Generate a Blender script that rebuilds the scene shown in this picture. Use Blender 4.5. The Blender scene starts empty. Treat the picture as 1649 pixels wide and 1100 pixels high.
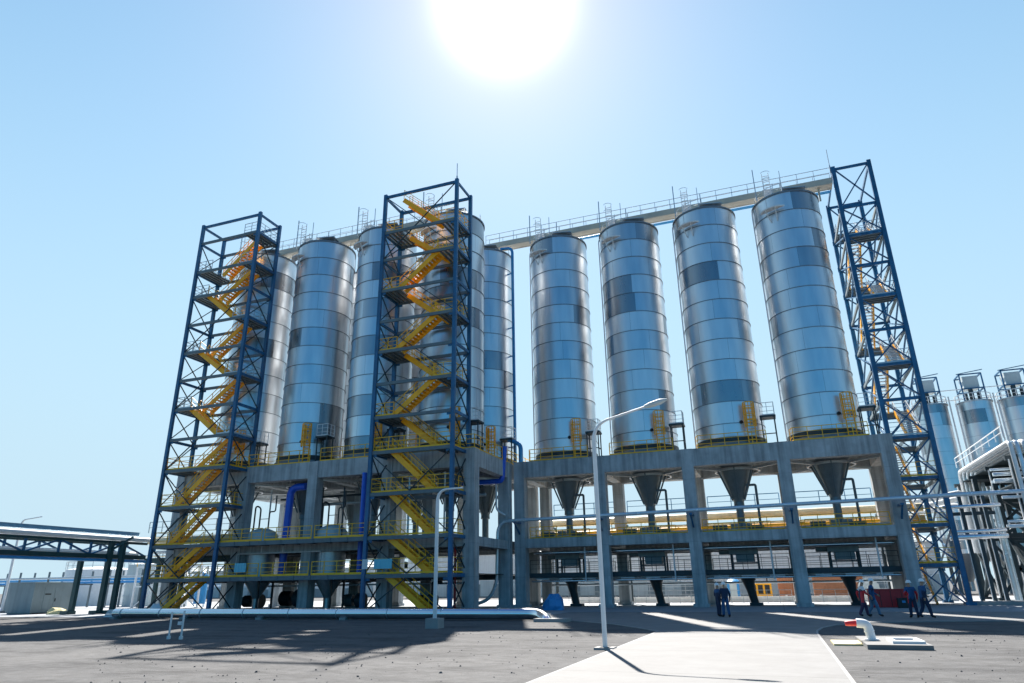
import bpy, math, random
from mathutils import Vector, Matrix
random.seed(7)
R = math.radians
sc = bpy.context.scene
COL = sc.collection
PI = math.pi

# ------------------------------------------------------------------ helpers
class MB:
    """collects boxes, bars, tubes and lathes (world coordinates) into ONE mesh"""
    def __init__(self, xf=None):
        self.v = []; self.f = []; self.mi = []; self.sm = []; self.xf = xf; self.m = 0
    def add(self, vs, fs, smooth=False):
        b = len(self.v)
        if self.xf: vs = [self.xf(p) for p in vs]
        self.v += [tuple(p) for p in vs]
        for f in fs:
            self.f.append(tuple(b + i for i in f)); self.mi.append(self.m); self.sm.append(smooth)
        return self
    def box(self, x0, x1, y0, y1, z0, z1):
        vs = [(x, y, z) for z in (z0, z1) for y in (y0, y1) for x in (x0, x1)]
        return self.add(vs, [(0,2,3,1),(4,5,7,6),(0,1,5,4),(2,6,7,3),(0,4,6,2),(1,3,7,5)])
    def cbox(self, x, y, z, a, b, c):
        return self.box(x-a/2, x+a/2, y-b/2, y+b/2, z, z+c)
    def bar(self, p, q, w, h=None, up=(0,0,1)):
        h = w if h is None else h
        p = Vector(p); q = Vector(q); d = q - p
        if d.length < 1e-6: return self
        d.normalize(); u = Vector(up)
        if abs(d.dot(u)) > .98: u = Vector((0,1,0))
        s = d.cross(u).normalized(); t = s.cross(d)
        vs = []
        for c in (p, q):
            for a, b in ((-1,-1),(1,-1),(1,1),(-1,1)):
                vs.append(c + s*(a*w/2) + t*(b*h/2))
        return self.add(vs, [(0,3,2,1),(4,5,6,7),(0,1,5,4),(1,2,6,5),(2,3,7,6),(3,0,4,7)])
    def tube(self, pts, r, n=8, cap=True):
        pts = [Vector(p) for p in pts]; rr = r if isinstance(r, (list, tuple)) else [r]*len(pts)
        vs = []; fs = []; prev = None
        for i, p in enumerate(pts):
            d = (pts[min(i+1, len(pts)-1)] - pts[max(i-1, 0)]).normalized()
            if prev is None:
                u = Vector((0,0,1)) if abs(d.z) < .9 else Vector((1,0,0))
                s = d.cross(u).normalized()
            else:
                s = (prev - d*prev.dot(d)).normalized()
            prev = s; t = d.cross(s)
            for k in range(n):
                a = 2*PI*k/n
                vs.append(p + (s*math.cos(a) + t*math.sin(a))*rr[i])
        for i in range(len(pts)-1):
            for k in range(n):
                a = i*n+k; b = i*n+(k+1) % n
                fs.append((a, b, b+n, a+n))
        self.add(vs, fs, n > 5)
        if cap:
            m = len(pts)-1
            self.add(vs[:n], [tuple(range(n-1, -1, -1))]); self.add(vs[m*n:], [tuple(range(n))])
        return self
    def lathe(self, prof, c, n=48, sharp=True, a0=0, a1=2*PI):
        cx, cy = c; full = abs(a1-a0-2*PI) < 1e-6; m = n if full else n+1
        def ring(r, z): return [(cx+r*math.cos(a0+(a1-a0)*k/n), cy+r*math.sin(a0+(a1-a0)*k/n), z) for k in range(m)]
        segs = [prof[i:i+2] for i in range(len(prof)-1)] if sharp else [prof]
        for sg in segs:
            vs = []; fs = []
            for r, z in sg: vs += ring(r, z)
            for i in range(len(sg)-1):
                for k in range(n):
                    a = i*m+k; b = i*m+(k+1) % m
                    fs.append((a, b, b+m, a+m))
            self.add(vs, fs, True)
        return self
    def build(self, name, mats, parent=None, **kw):
        o_ = Vector((0,0,0))
        if parent is not None: o_ = ORG[parent.name]
        me = bpy.data.meshes.new(name)
        me.from_pydata([tuple(Vector(p) - o_) for p in self.v], [], self.f)
        mats = mats if isinstance(mats, (list, tuple)) else [mats]
        for m in mats: me.materials.append(m)
        me.polygons.foreach_set('material_index', self.mi)
        me.polygons.foreach_set('use_smooth', self.sm)
        me.update()
        o = bpy.data.objects.new(name, me); COL.objects.link(o)
        if parent is not None: o.parent = parent
        ORG[o.name] = o_
        for k, v in kw.items(): o[k] = v
        return o
ORG = {}
def thing(name, loc, label, cat, group=None):
    o = bpy.data.objects.new(name, None); COL.objects.link(o); o.location = loc
    o.empty_display_size = .3
    ORG[o.name] = Vector(loc); o['label'] = label; o['category'] = cat
    if group: o['group'] = group
    return o
def solo(mb, name, mats, loc, label, cat, group=None):
    """a thing that is one mesh, its origin at its base"""
    mb.v = [tuple(Vector(p) - Vector(loc)) for p in mb.v]
    o = mb.build(name, mats); o.location = loc; ORG[o.name] = Vector(loc)
    o['label'] = label; o['category'] = cat
    if group: o['group'] = group
    return o
def copy_tree(o, parent=None):
    c = o.copy(); COL.objects.link(c)
    if parent is not None: c.parent = parent
    for ch in list(o.children): copy_tree(ch, c)
    return c
def arc(c, r, a0, a1, n, ax1, ax2):
    c = Vector(c); ax1 = Vector(ax1); ax2 = Vector(ax2)
    return [c + ax1*(r*math.cos(a0+(a1-a0)*i/n)) + ax2*(r*math.sin(a0+(a1-a0)*i/n)) for i in range(n+1)]
def path(pts, rad, n=6):
    """polyline with rounded corners"""
    pts = [Vector(p) for p in pts]; out = [pts[0]]
    for i in range(1, len(pts)-1):
        a = (pts[i-1]-pts[i]); b = (pts[i+1]-pts[i])
        r = min(rad, a.length*.49, b.length*.49)
        A = pts[i]+a.normalized()*r; B = pts[i]+b.normalized()*r
        for k in range(n+1):
            t = k/n; out.append(A*(1-t)**2 + pts[i]*(2*t*(1-t)) + B*t*t)
    out.append(pts[-1]); return out
def rail(mb, pts, h=1.05, sp=1.3, r=.045, toe=.12, mid=2):
    """guard rail: posts, top and mid rails, toe plate"""
    pts = [Vector(p) for p in pts]; z = Vector((0,0,1))
    for i in range(len(pts)-1):
        a, b = pts[i], pts[i+1]; L = (b-a).length; n = max(1, round(L/sp))
        for k in range(n+1):
            if k == 0 and i > 0: continue
            p = a.lerp(b, k/n); mb.bar(p, p+z*h, r, r)
        mb.bar(a+z*h, b+z*h, r*1.05, r*1.05)
        for j in range(1, mid+1): mb.bar(a+z*(h*j/(mid+1)), b+z*(h*j/(mid+1)), r*.7, r*.7)
        if toe: mb.bar(a+z*(toe/2), b+z*(toe/2), .012, toe)
    return mb

# ------------------------------------------------------------------ materials
def mat(name, col, rough=.6, metal=0., nscale=3., namt=.25, bump=0., streak=0., spec=.5, rvar=.1):
    m = bpy.data.materials.new(name); m.use_nodes = True
    nt = m.node_tree; N = nt.nodes; L = nt.links; b = N['Principled BSDF']
    b.inputs['Roughness'].default_value = rough; b.inputs['Metallic'].default_value = metal
    b.inputs['Specular IOR Level'].default_value = spec
    tc = N.new('ShaderNodeTexCoord')
    n1 = N.new('ShaderNodeTexNoise'); n1.inputs['Scale'].default_value = nscale; n1.inputs['Detail'].default_value = 8
    n1.inputs['Roughness'].default_value = .65
    L.new(tc.outputs['Object'], n1.inputs['Vector'])
    mr = N.new('ShaderNodeMapRange'); mr.inputs[1].default_value = .3; mr.inputs[2].default_value = .7
    mr.inputs[3].default_value = 1-namt; mr.inputs[4].default_value = 1+namt*.6
    L.new(n1.outputs['Fac'], mr.inputs[0])
    fac = mr.outputs[0]
    if streak:
        mp = N.new('ShaderNodeMapping'); mp.inputs['Scale'].default_value = (2.2, 2.2, .12)
        L.new(tc.outputs['Object'], mp.inputs['Vector'])
        n2 = N.new('ShaderNodeTexNoise'); n2.inputs['Scale'].default_value = 1.6; n2.inputs['Detail'].default_value = 5
        L.new(mp.outputs[0], n2.inputs['Vector'])
        m2 = N.new('ShaderNodeMapRange'); m2.inputs[1].default_value = .4; m2.inputs[2].default_value = .65
        m2.inputs[3].default_value = 1; m2.inputs[4].default_value = 1-streak
        L.new(n2.outputs['Fac'], m2.inputs[0])
        mm = N.new('ShaderNodeMath'); mm.operation = 'MULTIPLY'
        L.new(fac, mm.inputs[0]); L.new(m2.outputs[0], mm.inputs[1]); fac = mm.outputs[0]
    mx = N.new('ShaderNodeVectorMath'); mx.operation = 'SCALE'; mx.inputs[0].default_value = col[:3]
    L.new(fac, mx.inputs['Scale']); L.new(mx.outputs[0], b.inputs['Base Color'])
    if rvar:
        m3 = N.new('ShaderNodeMapRange'); m3.inputs[3].default_value = max(.02, rough-rvar); m3.inputs[4].default_value = min(1, rough+rvar)
        L.new(n1.outputs['Fac'], m3.inputs[0]); L.new(m3.outputs[0], b.inputs['Roughness'])
    if bump:
        n3 = N.new('ShaderNodeTexNoise'); n3.inputs['Scale'].default_value = nscale*8; n3.inputs['Detail'].default_value = 6
        L.new(tc.outputs['Object'], n3.inputs['Vector'])
        bp = N.new('ShaderNodeBump'); bp.inputs['Strength'].default_value = bump; bp.inputs['Distance'].default_value = .05
        L.new(n3.outputs['Fac'], bp.inputs['Height']); L.new(bp.outputs[0], b.inputs['Normal'])
    return m

M = {}
M['concrete'] = mat('concrete', (.43,.46,.475), .85, 0, .9, .24, .15, .36)
def lines(m, axis, period, width, dark):
    # cast joints: thin darker grooves at a regular spacing
    nt = m.node_tree; N = nt.nodes; L = nt.links; b = N['Principled BSDF']
    src = b.inputs['Base Color'].links[0].from_socket
    tc = N.new('ShaderNodeTexCoord'); sp = N.new('ShaderNodeSeparateXYZ'); L.new(tc.outputs['Object'], sp.inputs[0])
    a = N.new('ShaderNodeMath'); a.operation = 'DIVIDE'; a.inputs[1].default_value = period; L.new(sp.outputs[axis], a.inputs[0])
    f = N.new('ShaderNodeMath'); f.operation = 'FRACT'; L.new(a.outputs[0], f.inputs[0])
    c = N.new('ShaderNodeMath'); c.operation = 'LESS_THAN'; c.inputs[1].default_value = width/period; L.new(f.outputs[0], c.inputs[0])
    k = N.new('ShaderNodeMath'); k.operation = 'MULTIPLY_ADD'; k.inputs[1].default_value = -dark; k.inputs[2].default_value = 1; L.new(c.outputs[0], k.inputs[0])
    v = N.new('ShaderNodeVectorMath'); v.operation = 'SCALE'; L.new(src, v.inputs[0]); L.new(k.outputs[0], v.inputs['Scale']); L.new(v.outputs[0], b.inputs['Base Color'])
lines(M['concrete'], 'Z', 2.4, .03, .22)
M['slabconc'] = mat('slab_concrete', (.30,.30,.295), .9, 0, .5, .15, .1)
M['blue'] = mat('blue_steel_paint', (.018,.13,.285), .42, 0, 1.2, .35, 0, .35)
def grating():
    m = mat('steel_grating', (.20,.25,.27), .55, .3, 3, .15); nt = m.node_tree
    tc = nt.nodes.new('ShaderNodeTexCoord'); wv = nt.nodes.new('ShaderNodeTexWave'); wv.inputs['Scale'].default_value = 6; wv.bands_direction = 'X'
    nt.links.new(tc.outputs['Object'], wv.inputs['Vector'])
    mr = nt.nodes.new('ShaderNodeMath'); mr.operation = 'GREATER_THAN'; mr.inputs[1].default_value = .42; nt.links.new(wv.outputs['Fac'], mr.inputs[0])
    nt.links.new(mr.outputs[0], nt.nodes['Principled BSDF'].inputs['Alpha']); return m
M['grating'] = grating()
M['landing'] = mat('grey_steel_paint', (.12,.16,.18), .55, 0, 2, .2)
M['dark'] = mat('dark_steel', (.025,.045,.055), .55, 0, 2, .3)
M['green'] = mat('green_steel_paint', (.012,.055,.06), .5, 0, 2, .25)
M['yellow'] = mat('yellow_paint', (1.0,.44,.002), .45, 0, 2.5, .18)
M['rail'] = mat('yellow_rail_paint', (.95,.50,.012), .5, 0, 3, .15)
M['galv'] = mat('galvanised_steel', (.50,.53,.55), .42, .75, 6, .15)
M['ring'] = mat('dull_aluminium', (.20,.23,.26), .5, .6, 3, .15)
M['cyan'] = mat('cyan_sheet', (.18,.55,.66), .6, 0, 3, .1)
M['hopper'] = mat('hopper_steel', (.16,.20,.22), .45, .5, 3, .15)
M['pipe'] = mat('aluminium_cladding', (.80,.82,.84), .20, 1, .6, .06, 0, 0, .5, .04)
M['wpipe'] = mat('pale_pipe_cladding', (.62,.70,.76), .25, .35, 2, .08)
M['white'] = mat('white_paint', (.72,.74,.75), .5, 0, 3, .1)
M['cream'] = mat('cream_cladding', (.62,.54,.36), .5, 0, 2, .15)
M['bpipe'] = mat('blue_pipe_paint', (.008,.10,.62), .35, 0, 2, .12)
M['lblue'] = mat('light_blue_paint', (.03,.25,.55), .4, 0, 2, .12)
M['tray'] = mat('blue_grey_sheet', (.16,.33,.48), .45, 0, 2, .15)
M['red'] = mat('red_paint', (.45,.016,.022), .5, 0, 2, .2)
M['brightred'] = mat('bright_red_paint', (.65,.02,.03), .45, 0, 2, .15)
M['orange'] = mat('orange_paint', (.40,.17,.085), .6, 0, 1, .2)
M['black'] = mat('black_plastic', (.012,.014,.018), .5, 0, 3, .2)
M['beige'] = mat('beige_steel', (.48,.45,.38), .6, 0, 1, .12)
M['hall'] = mat('pale_wall_sheet', (.80,.80,.79), .7, 0, .3, .1, 0, .1)
M['grey'] = mat('grey_sheet', (.24,.30,.32), .6, 0, .6, .15, 0, .15)
M['lgrey'] = mat('light_grey_sheet', (.50,.57,.58), .6, 0, .6, .12, 0, .1)
M['sack'] = mat('yellow_sack', (.62,.55,.30), .8, 0, 3, .2, .3)
M['skin'] = mat('skin', (.42,.24,.16), .6, 0, 8, .1)
M['navy'] = mat('navy_cloth', (.012,.03,.075), .85, 0, 9, .25)
M['plum'] = mat('plum_cloth', (.06,.03,.075), .85, 0, 9, .25)
M['bluecloth'] = mat('blue_cloth', (.02,.09,.22), .85, 0, 9, .25)
M['greycloth'] = mat('grey_blue_cloth', (.10,.20,.32), .85, 0, 9, .25)
M['boot'] = mat('boot_leather', (.012,.012,.014), .7, 0, 9, .2)
M['helmet'] = mat('white_helmet', (.82,.82,.82), .3, 0, 5, .05)

def silo_material():
    m = bpy.data.materials.new('silo_aluminium'); m.use_nodes = True
    nt = m.node_tree; N = nt.nodes; L = nt.links; b = N['Principled BSDF']
    def math_(op, a, c=None):
        n = N.new('ShaderNodeMath'); n.operation = op
        for i, x in enumerate((a, c)):
            if x is None: continue
            if isinstance(x, (int, float)): n.inputs[i].default_value = x
            else: L.new(x, n.inputs[i])
        return n.outputs[0]
    tc = N.new('ShaderNodeTexCoord'); sp = N.new('ShaderNodeSeparateXYZ'); L.new(tc.outputs['Object'], sp.inputs[0])
    oi = N.new('ShaderNodeObjectInfo')
    zc = math_('DIVIDE', sp.outputs['Z'], 1.85); row = math_('FLOOR', zc); fz = math_('FRACT', zc)
    rofs = N.new('ShaderNodeTexWhiteNoise'); rofs.noise_dimensions = '2D'
    cr = N.new('ShaderNodeCombineXYZ'); L.new(row, cr.inputs[0]); L.new(math_('MULTIPLY', oi.outputs['Random'], 91.7), cr.inputs[1])
    L.new(cr.outputs[0], rofs.inputs['Vector'])
    ang = math_('ARCTAN2', sp.outputs['Y'], sp.outputs['X'])
    ac = math_('ADD', math_('MULTIPLY', math_('ADD', ang, PI), 5/(2*PI)), rofs.outputs['Value'])
    pan = math_('FLOOR', ac); fa = math_('FRACT', ac)
    wn = N.new('ShaderNodeTexWhiteNoise'); wn.noise_dimensions = '3D'
    cp = N.new('ShaderNodeCombineXYZ'); L.new(row, cp.inputs[0]); L.new(pan, cp.inputs[1]); L.new(math_('MULTIPLY', oi.outputs['Random'], 57.3), cp.inputs[2])
    L.new(cp.outputs[0], wn.inputs['Vector'])
    # panel tone: most sheets alike, a few duller
    ramp = N.new('ShaderNodeValToRGB'); e = ramp.color_ramp.elements
    e[0].position = 0; e[0].color = (.30,.31,.325,1)
    e[1].position = 1; e[1].color = (.76,.775,.79,1)
    x = e.new(.16); x.color = (.42,.43,.445,1)
    x = e.new(.24); x.color = (.66,.675,.69,1)
    L.new(wn.outputs['Value'], ramp.inputs[0])
    # weld seams
    s1 = math_('LESS_THAN', fz, .018); s2 = math_('LESS_THAN', fa, .006)
    seam = math_('MAXIMUM', s1, s2)
    n1 = N.new('ShaderNodeTexNoise'); n1.inputs['Scale'].default_value = 1.1; n1.inputs['Detail'].default_value = 6
    mp = N.new('ShaderNodeMapping'); mp.inputs['Scale'].default_value = (1.6,1.6,.25); L.new(tc.outputs['Object'], mp.inputs[0]); L.new(mp.outputs[0], n1.inputs['Vector'])
    mr = N.new('ShaderNodeMapRange'); mr.inputs[3].default_value = .8; mr.inputs[4].default_value = 1.15; L.new(n1.outputs['Fac'], mr.inputs[0])
    k = math_('MULTIPLY', mr.outputs[0], math_('SUBTRACT', 1, math_('MULTIPLY', seam, .55)))
    sv = N.new('ShaderNodeVectorMath'); sv.operation = 'SCALE'; L.new(ramp.outputs[0], sv.inputs[0]); L.new(k, sv.inputs['Scale'])
    L.new(sv.outputs[0], b.inputs['Base Color'])
    b.inputs['Metallic'].default_value = 1.0
    rr = math_('ADD', math_('MULTIPLY', wn.outputs['Value'], .12), math_('MULTIPLY', n1.outputs['Fac'], .16))
    L.new(math_('ADD', rr, .20), b.inputs['Roughness'])
    n2 = N.new('ShaderNodeTexNoise'); n2.inputs['Scale'].default_value = .55; n2.inputs['Detail'].default_value = 3
    L.new(tc.outputs['Object'], n2.inputs['Vector'])
    bp = N.new('ShaderNodeBump'); bp.inputs['Strength'].default_value = .16; bp.inputs['Distance'].default_value = .12
    L.new(n2.outputs['Fac'], bp.inputs['Height']); L.new(bp.outputs[0], b.inputs['Normal'])
    return m
M['silo'] = silo_material()

def sand_material():
    m = bpy.data.materials.new('grey_sand'); m.use_nodes = True
    nt = m.node_tree; N = nt.nodes; L = nt.links; b = N['Principled BSDF']; b.inputs['Roughness'].default_value = .95
    b.inputs['Specular IOR Level'].default_value = .2
    tc = N.new('ShaderNodeTexCoord')
    def noise(s, d=8, sc3=None):
        n = N.new('ShaderNodeTexNoise'); n.inputs['Scale'].default_value = s; n.inputs['Detail'].default_value = d; n.inputs['Roughness'].default_value = .7
        src = tc.outputs['Object']
        if sc3:
            mp = N.new('ShaderNodeMapping'); mp.inputs['Scale'].default_value = sc3; L.new(src, mp.inputs[0]); src = mp.outputs[0]
        L.new(src, n.inputs['Vector']); return n.outputs['Fac']
    a = noise(.22); c = noise(2.6, 10); d = noise(2.2, 12, (1.0, 1.6, 1))
    r1 = N.new('ShaderNodeValToRGB'); r1.color_ramp.elements[0].color = (.083,.084,.087,1); r1.color_ramp.elements[1].color = (.124,.124,.125,1)
    r1.color_ramp.elements[0].position = .3; r1.color_ramp.elements[1].position = .7; L.new(a, r1.inputs[0])
    # scattered small clods and scratches
    r2 = N.new('ShaderNodeValToRGB'); e = r2.color_ramp.elements
    e[0].position = .30; e[0].color = (.35,.34,.33,1); e[1].position = .37; e[1].color = (1,1,1,1); L.new(d, r2.inputs[0])
    r3 = N.new('ShaderNodeValToRGB'); e = r3.color_ramp.elements
    e[0].position = .33; e[0].color = (.78,.77,.76,1); e[1].position = .6; e[1].color = (1.05,1.05,1.05,1); L.new(c, r3.inputs[0])
    m1 = N.new('ShaderNodeVectorMath'); m1.operation = 'MULTIPLY'; L.new(r1.outputs[0], m1.inputs[0]); L.new(r2.outputs[0], m1.inputs[1])
    m2 = N.new('ShaderNodeVectorMath'); m2.operation = 'MULTIPLY'; L.new(m1.outputs[0], m2.inputs[0]); L.new(r3.outputs[0], m2.inputs[1])
    f = noise(.55, 5, (.5, 1.3, 1)); r4 = N.new('ShaderNodeValToRGB'); e = r4.color_ramp.elements
    e[0].position = .36; e[0].color = (.68,.68,.68,1); e[1].position = .52; e[1].color = (1.06,1.06,1.05,1); L.new(f, r4.inputs[0])
    m3 = N.new('ShaderNodeVectorMath'); m3.operation = 'MULTIPLY'; L.new(m2.outputs[0], m3.inputs[0]); L.new(r4.outputs[0], m3.inputs[1])
    L.new(m3.outputs[0], b.inputs['Base Color'])
    bp = N.new('ShaderNodeBump'); bp.inputs['Strength'].default_value = .8; bp.inputs['Distance'].default_value = .06
    L.new(d, bp.inputs['Height']); L.new(bp.outputs[0], b.inputs['Normal'])
    return m
M['sand'] = sand_material()
M['stone'] = mat('grey_stone', (.10,.10,.10), .9, 0, 5, .5)
M['road'] = mat('pale_road_concrete', (.180,.181,.179), .85, 0, .8, .24, .15)
M['apron'] = mat('yard_concrete', (.27,.29,.31), .85, 0, .3, .1, .06)

lines(M['road'], 'Y', 5.0, .035, .45)
lines(M['apron'], 'X', 6.0, .05, .4); lines(M['apron'], 'Y', 6.0, .05, .4)
# ------------------------------------------------------------------ setting
def sheet(name, outline, z0, z1, m):
    mb = MB(); n = len(outline)
    vs = [(x,y,z1) for x,y in outline] + [(x,y,z0) for x,y in outline]
    mb.add(vs, [tuple(range(n))] + [(i+n, (i+1) % n+n, (i+1) % n, i) for i in range(n)])
    o = mb.build(name, m, None, kind='structure'); return o
g = MB(); g.add([(-2500,-600,0),(2500,-600,0),(2500,3500,0),(-2500,3500,0)], [(0,1,2,3)])
g.build('ground', M['sand'], None, kind='structure')
rnd = random.Random(11); m = MB()
for i in range(1500):
    y = 8+26*rnd.random()**1.4; x = rnd.uniform(-1.25,.75)*y*.9-1
    if -4.9 < x < 1.2 or (1.0 < x < 3.8 and 20.8 < y < 25.4): continue
    r = rnd.uniform(.008,.032)*(1.6 if rnd.random() < .06 else 1); a = rnd.uniform(0,6.3); c, q = math.cos(a), math.sin(a)
    pts = [(-r,-r*.7,-.01),(r*.9,-r*.6,-.01),(r,r*.6,-.01),(-r*.8,r*.7,-.01),(-r*.3,-r*.2,r*.9),(r*.5,r*.1,r*.7)]
    m.add([(x+c*p[0]-q*p[1], y+q*p[0]+c*p[1], p[2]) for p in pts], [(0,1,5,4),(1,2,5),(2,3,4,5),(3,0,4)])
m.build('loose_stones', M['stone'], None, kind='stuff')
# access road running towards the plant, opening into the concrete yard with curved corners
right_edge = [(.95,-30),(.95,27.6),(1.02,29.2),(1.3,31.2),(1.9,33.2),(3.2,34.9),(5.8,36.3),(9.7,37.2),(20,38.2),(60,39.4)]
left_edge = [(-13.5,37.0),(-11,36.2),(-9.4,35.1),(-7.4,32.9),(-5.6,30.0),(-4.56,28.0),(-4.56,-30)]
sheet('road', right_edge + [(60,47),(-13.5,47)] + left_edge, -.05, .03, M['road'])
sheet('yard_pavement', [(60,47.01),(60,90),(-110,90),(-110,39.5),(-70,38.6),(-49,37.9),(-13.51,37.9),(-13.51,47.01)], -.05, .034, M['apron'])
k = MB()
for e, s in ((right_edge, 1), (left_edge, -1)):
    pts = [(x,y) for x,y in e]
    for i in range(len(pts)-1):
        a = Vector((*pts[i],0)); b = Vector((*pts[i+1],0)); d = (b-a).normalized(); nrm = Vector((d.y,-d.x,0))
        k.bar(a+nrm*.035+Vector((0,0,.0)), b+nrm*.035+Vector((0,0,.0)), .07, .06)
k.build('kerb', M['slabconc'], None, kind='structure')

# ------------------------------------------------------------------ stair towers
def tower(name, loc, P, label, L, D, top, levels, flights, mirror, leg_w=.30, pale=False):
    """P maps (u along the long side, v depth, z) to the world; landings and flights given by level"""
    T = thing(name, loc, label, 'stair tower'); name_y = D > L
    Q = lambda p: P(L-p[0], p[1], p[2]) if mirror else P(*p)
    mb = lambda: MB(lambda p: Q(p))
    for u in (0, L):
        for v in (0, D):
            m = MB(); m.xf = None
            a = Vector(Q((u,v,0))); b = Vector(Q((u,v,top)))
            m.bar(a, b, leg_w, leg_w*.85)
            for z, kk in levels:
                c = Vector(Q((u+(.28 if u == 0 else -.28), v, z-.25))); m.bar(c-Vector((0,0,.24)), c+Vector((0,0,.24)), *((.03,.5) if name_y else (.5,.03)), up=(0,1,0))
            m.bar(a, a+Vector((0,0,.25)), leg_w*2, leg_w*2)
            m.build('leg', M['blue'], T)
    zs = [z for z, kind in levels]
    def bar(name_, p, q, w, h, mt):
        m = MB(); m.bar(Q(p), Q(q), w, h); return m.build(name_, mt, T)
    for z, kind in levels + [(top-.1, 'top')]:
        bar('beam', (0,0,z-.17), (L,0,z-.17), .14, .26, M['landing'] if kind != 'top' else M['blue'])
        bar('beam', (0,D,z-.17), (L,D,z-.17), .14, .26, M['landing'] if kind != 'top' else M['blue'])
        for u in (0, L): bar('beam', (u,0,z-.17), (u,D,z-.17), .12, .24, M['blue'])
        if kind == 'top': continue
        spans = {'full': [(0,L)], 'near': [(0,1.9)], 'far': [(L-1.9,L)], 'both': [(0,1.8),(L-1.8,L)]}[kind]
        for u0, u1 in spans:
            m = MB(Q); m.m = 0
            if kind == 'full':       # leave stair wells open in the front and rear lane
                m.box(u0+.2, 1.75, .12, D-.12, z-.06, z); m.box(L-1.75, u1-.2, .12, D-.12, z-.06, z)
                m.box(1.75, L-1.75, 1.28, 1.62, z-.06, z)
            else:
                m.box(u0+.12, u1-.12, .12, D-.12, z-.06, z)
            m.m = 1
            for i in range(4):
                uu = u0+.3+(min(u1,u0+1.9)-u0-.6)*i/3
                m.box(uu-.05, uu+.05, .12, D-.12, z-.22, z-.06)
            if kind == 'full':
                for i in range(4):
                    uu = L-1.6+1.3*i/3; m.box(uu-.05, uu+.05, .12, D-.12, z-.22, z-.06)
            lo = m.build('landing', [M['grating'], M['landing']], T)
            m = MB()
            if kind == 'full':
                rail(m, [Q((.15,.1,z)), Q((L-.15,.1,z))], mid=2)
                rail(m, [Q((.12,.15,z)), Q((.12,D-.15,z))]); rail(m, [Q((L-.12,.15,z)), Q((L-.12,D-.15,z))])
            elif u0 == 0:
                rail(m, [Q((1.8,.1,z)), Q((.12,.1,z)), Q((.12,D-.1,z)), Q((1.8,D-.1,z))], sp=.85)
            else:
                rail(m, [Q((L-1.8,.1,z)), Q((L-.12,.1,z)), Q((L-.12,D-.1,z)), Q((L-1.8,D-.1,z))], sp=.85)
            m.build('guard_rail', M['galv'] if (not mirror and z > 12) else M['rail'], lo)
    # flights: (z0, z1, lane 0 front / 1 rear, rises towards far?)
    for z0, z1, lane, up in flights:
        v0, v1 = (.22, 1.22) if lane == 0 else (1.68, 2.68)
        u0, u1 = (1.75, L-1.75) if up else (L-1.75, 1.75)
        m = MB()
        for v in (v0, v1):
            m.bar(Q((u0,v,z0+.0)), Q((u1,v,z1-.08)), .08, .42)
        f = m.build('stair_flight', M['yellow'], T)
        m = MB(Q); n = 14
        for i in range(1, n):
            t = i/n; u = u0+(u1-u0)*t; z = z0+(z1-z0)*t
            m.box(u-.14, u+.14, v0+.03, v1-.03, z-.02, z+.02)
        m.build('stair_treads', M['galv' if pale else 'yellow'], f)
        m = MB()
        for v in (v0, v1):
            a = Vector((u0,v,z0)); b = Vector((u1,v,z1)); zz = Vector((0,0,1))
            for hh in (.5, .95): m.bar(Q(a+zz*hh), Q(b+zz*hh), .045)
            for i in range(5):
                p = a.lerp(b, i/4); m.bar(Q(p), Q(p+zz*.95), .04)
        m.build('handrail', M['white' if pale else 'rail'], f)
    return T, Q

def braces(T, Q, L, D, top, panels, front, L3B=False, bw=.085):
    def brace(segs, w=bw):
        m = MB()
        for p, q in segs: m.bar(Q(p), Q(q), w, w*.8)
        m.build('brace', M['blue' if L3B else 'dark'], T)
    for i, (a, b) in enumerate(panels):
        for u in (0, L):                     # X bracing on the narrow ends
            brace([((u,.1,a),(u,D-.1,b-.3)), ((u,D-.1,a),(u,.1,b-.3))])
    for kind, a, b in front:
        for v in ((0, D) if kind in 'X' and L3B else (0,)):
            if kind == '/': brace([((.1,v,a),(L-.1,v,b-.3))])
            elif kind == 'A': brace([((.1,v,a),(L/2,v,b-.3))]); brace([((L-.1,v,a),(L/2,v,b-.3))])
            elif kind == 'V': brace([((.1,v,b-.3),(L/2,v,a))]); brace([((L-.1,v,b-.3),(L/2,v,a))])
            elif kind == 'X': brace([((.1,v,a),(L-.1,v,b-.3)), ((L-.1,v,a),(.1,v,b-.3))])

L0, D0 = 7.1, 2.9
LV = [(2.7,'full'),(5.42,'full'),(8.65,'full'),(11.88,'full'),(14.7,'far'),(17.5,'near'),(20.3,'far'),(23.0,'near'),(25.85,'far'),(28.8,'near'),(31.5,'both')]
zl = [0,2.7,5.42,8.65,11.88,14.7,17.5,20.3,23.0,25.85,28.8,31.5]
PAN = list(zip(zl, zl[1:]))
FL = [(0,2.7,0,True),(2.7,5.42,0,True),(5.42,8.65,0,True),(8.65,11.88,0,True)]
for i in range(4, 11):
    near_to_far = (i % 2 == 0)
    FL.append((zl[i], zl[i+1], 1 if near_to_far else 0, near_to_far))
FR = [('A',0,2.7),('V',2.7,5.42),('A',5.42,8.65),('V',8.65,11.88),('/',11.88,17.5),('/',17.5,23.0),('/',23.0,28.8)]

# left tower: near end = left; flights climb to the right at the bottom
x1, y1 = -50.25, 45.55
T1, Q1 = tower('stair_tower', (x1,y1,0), lambda u,v,z: (x1+u, y1+v, z),
   'blue steel stair tower at the left end of the plant, beside the pipe bridge', L0, D0, 36.75,
   LV+[(34.75,'far')], FL+[(31.5,34.75,1,True)], False)
braces(T1, Q1, L0, D0, 36.75, PAN+[(31.5,34.75)], FR)
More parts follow.
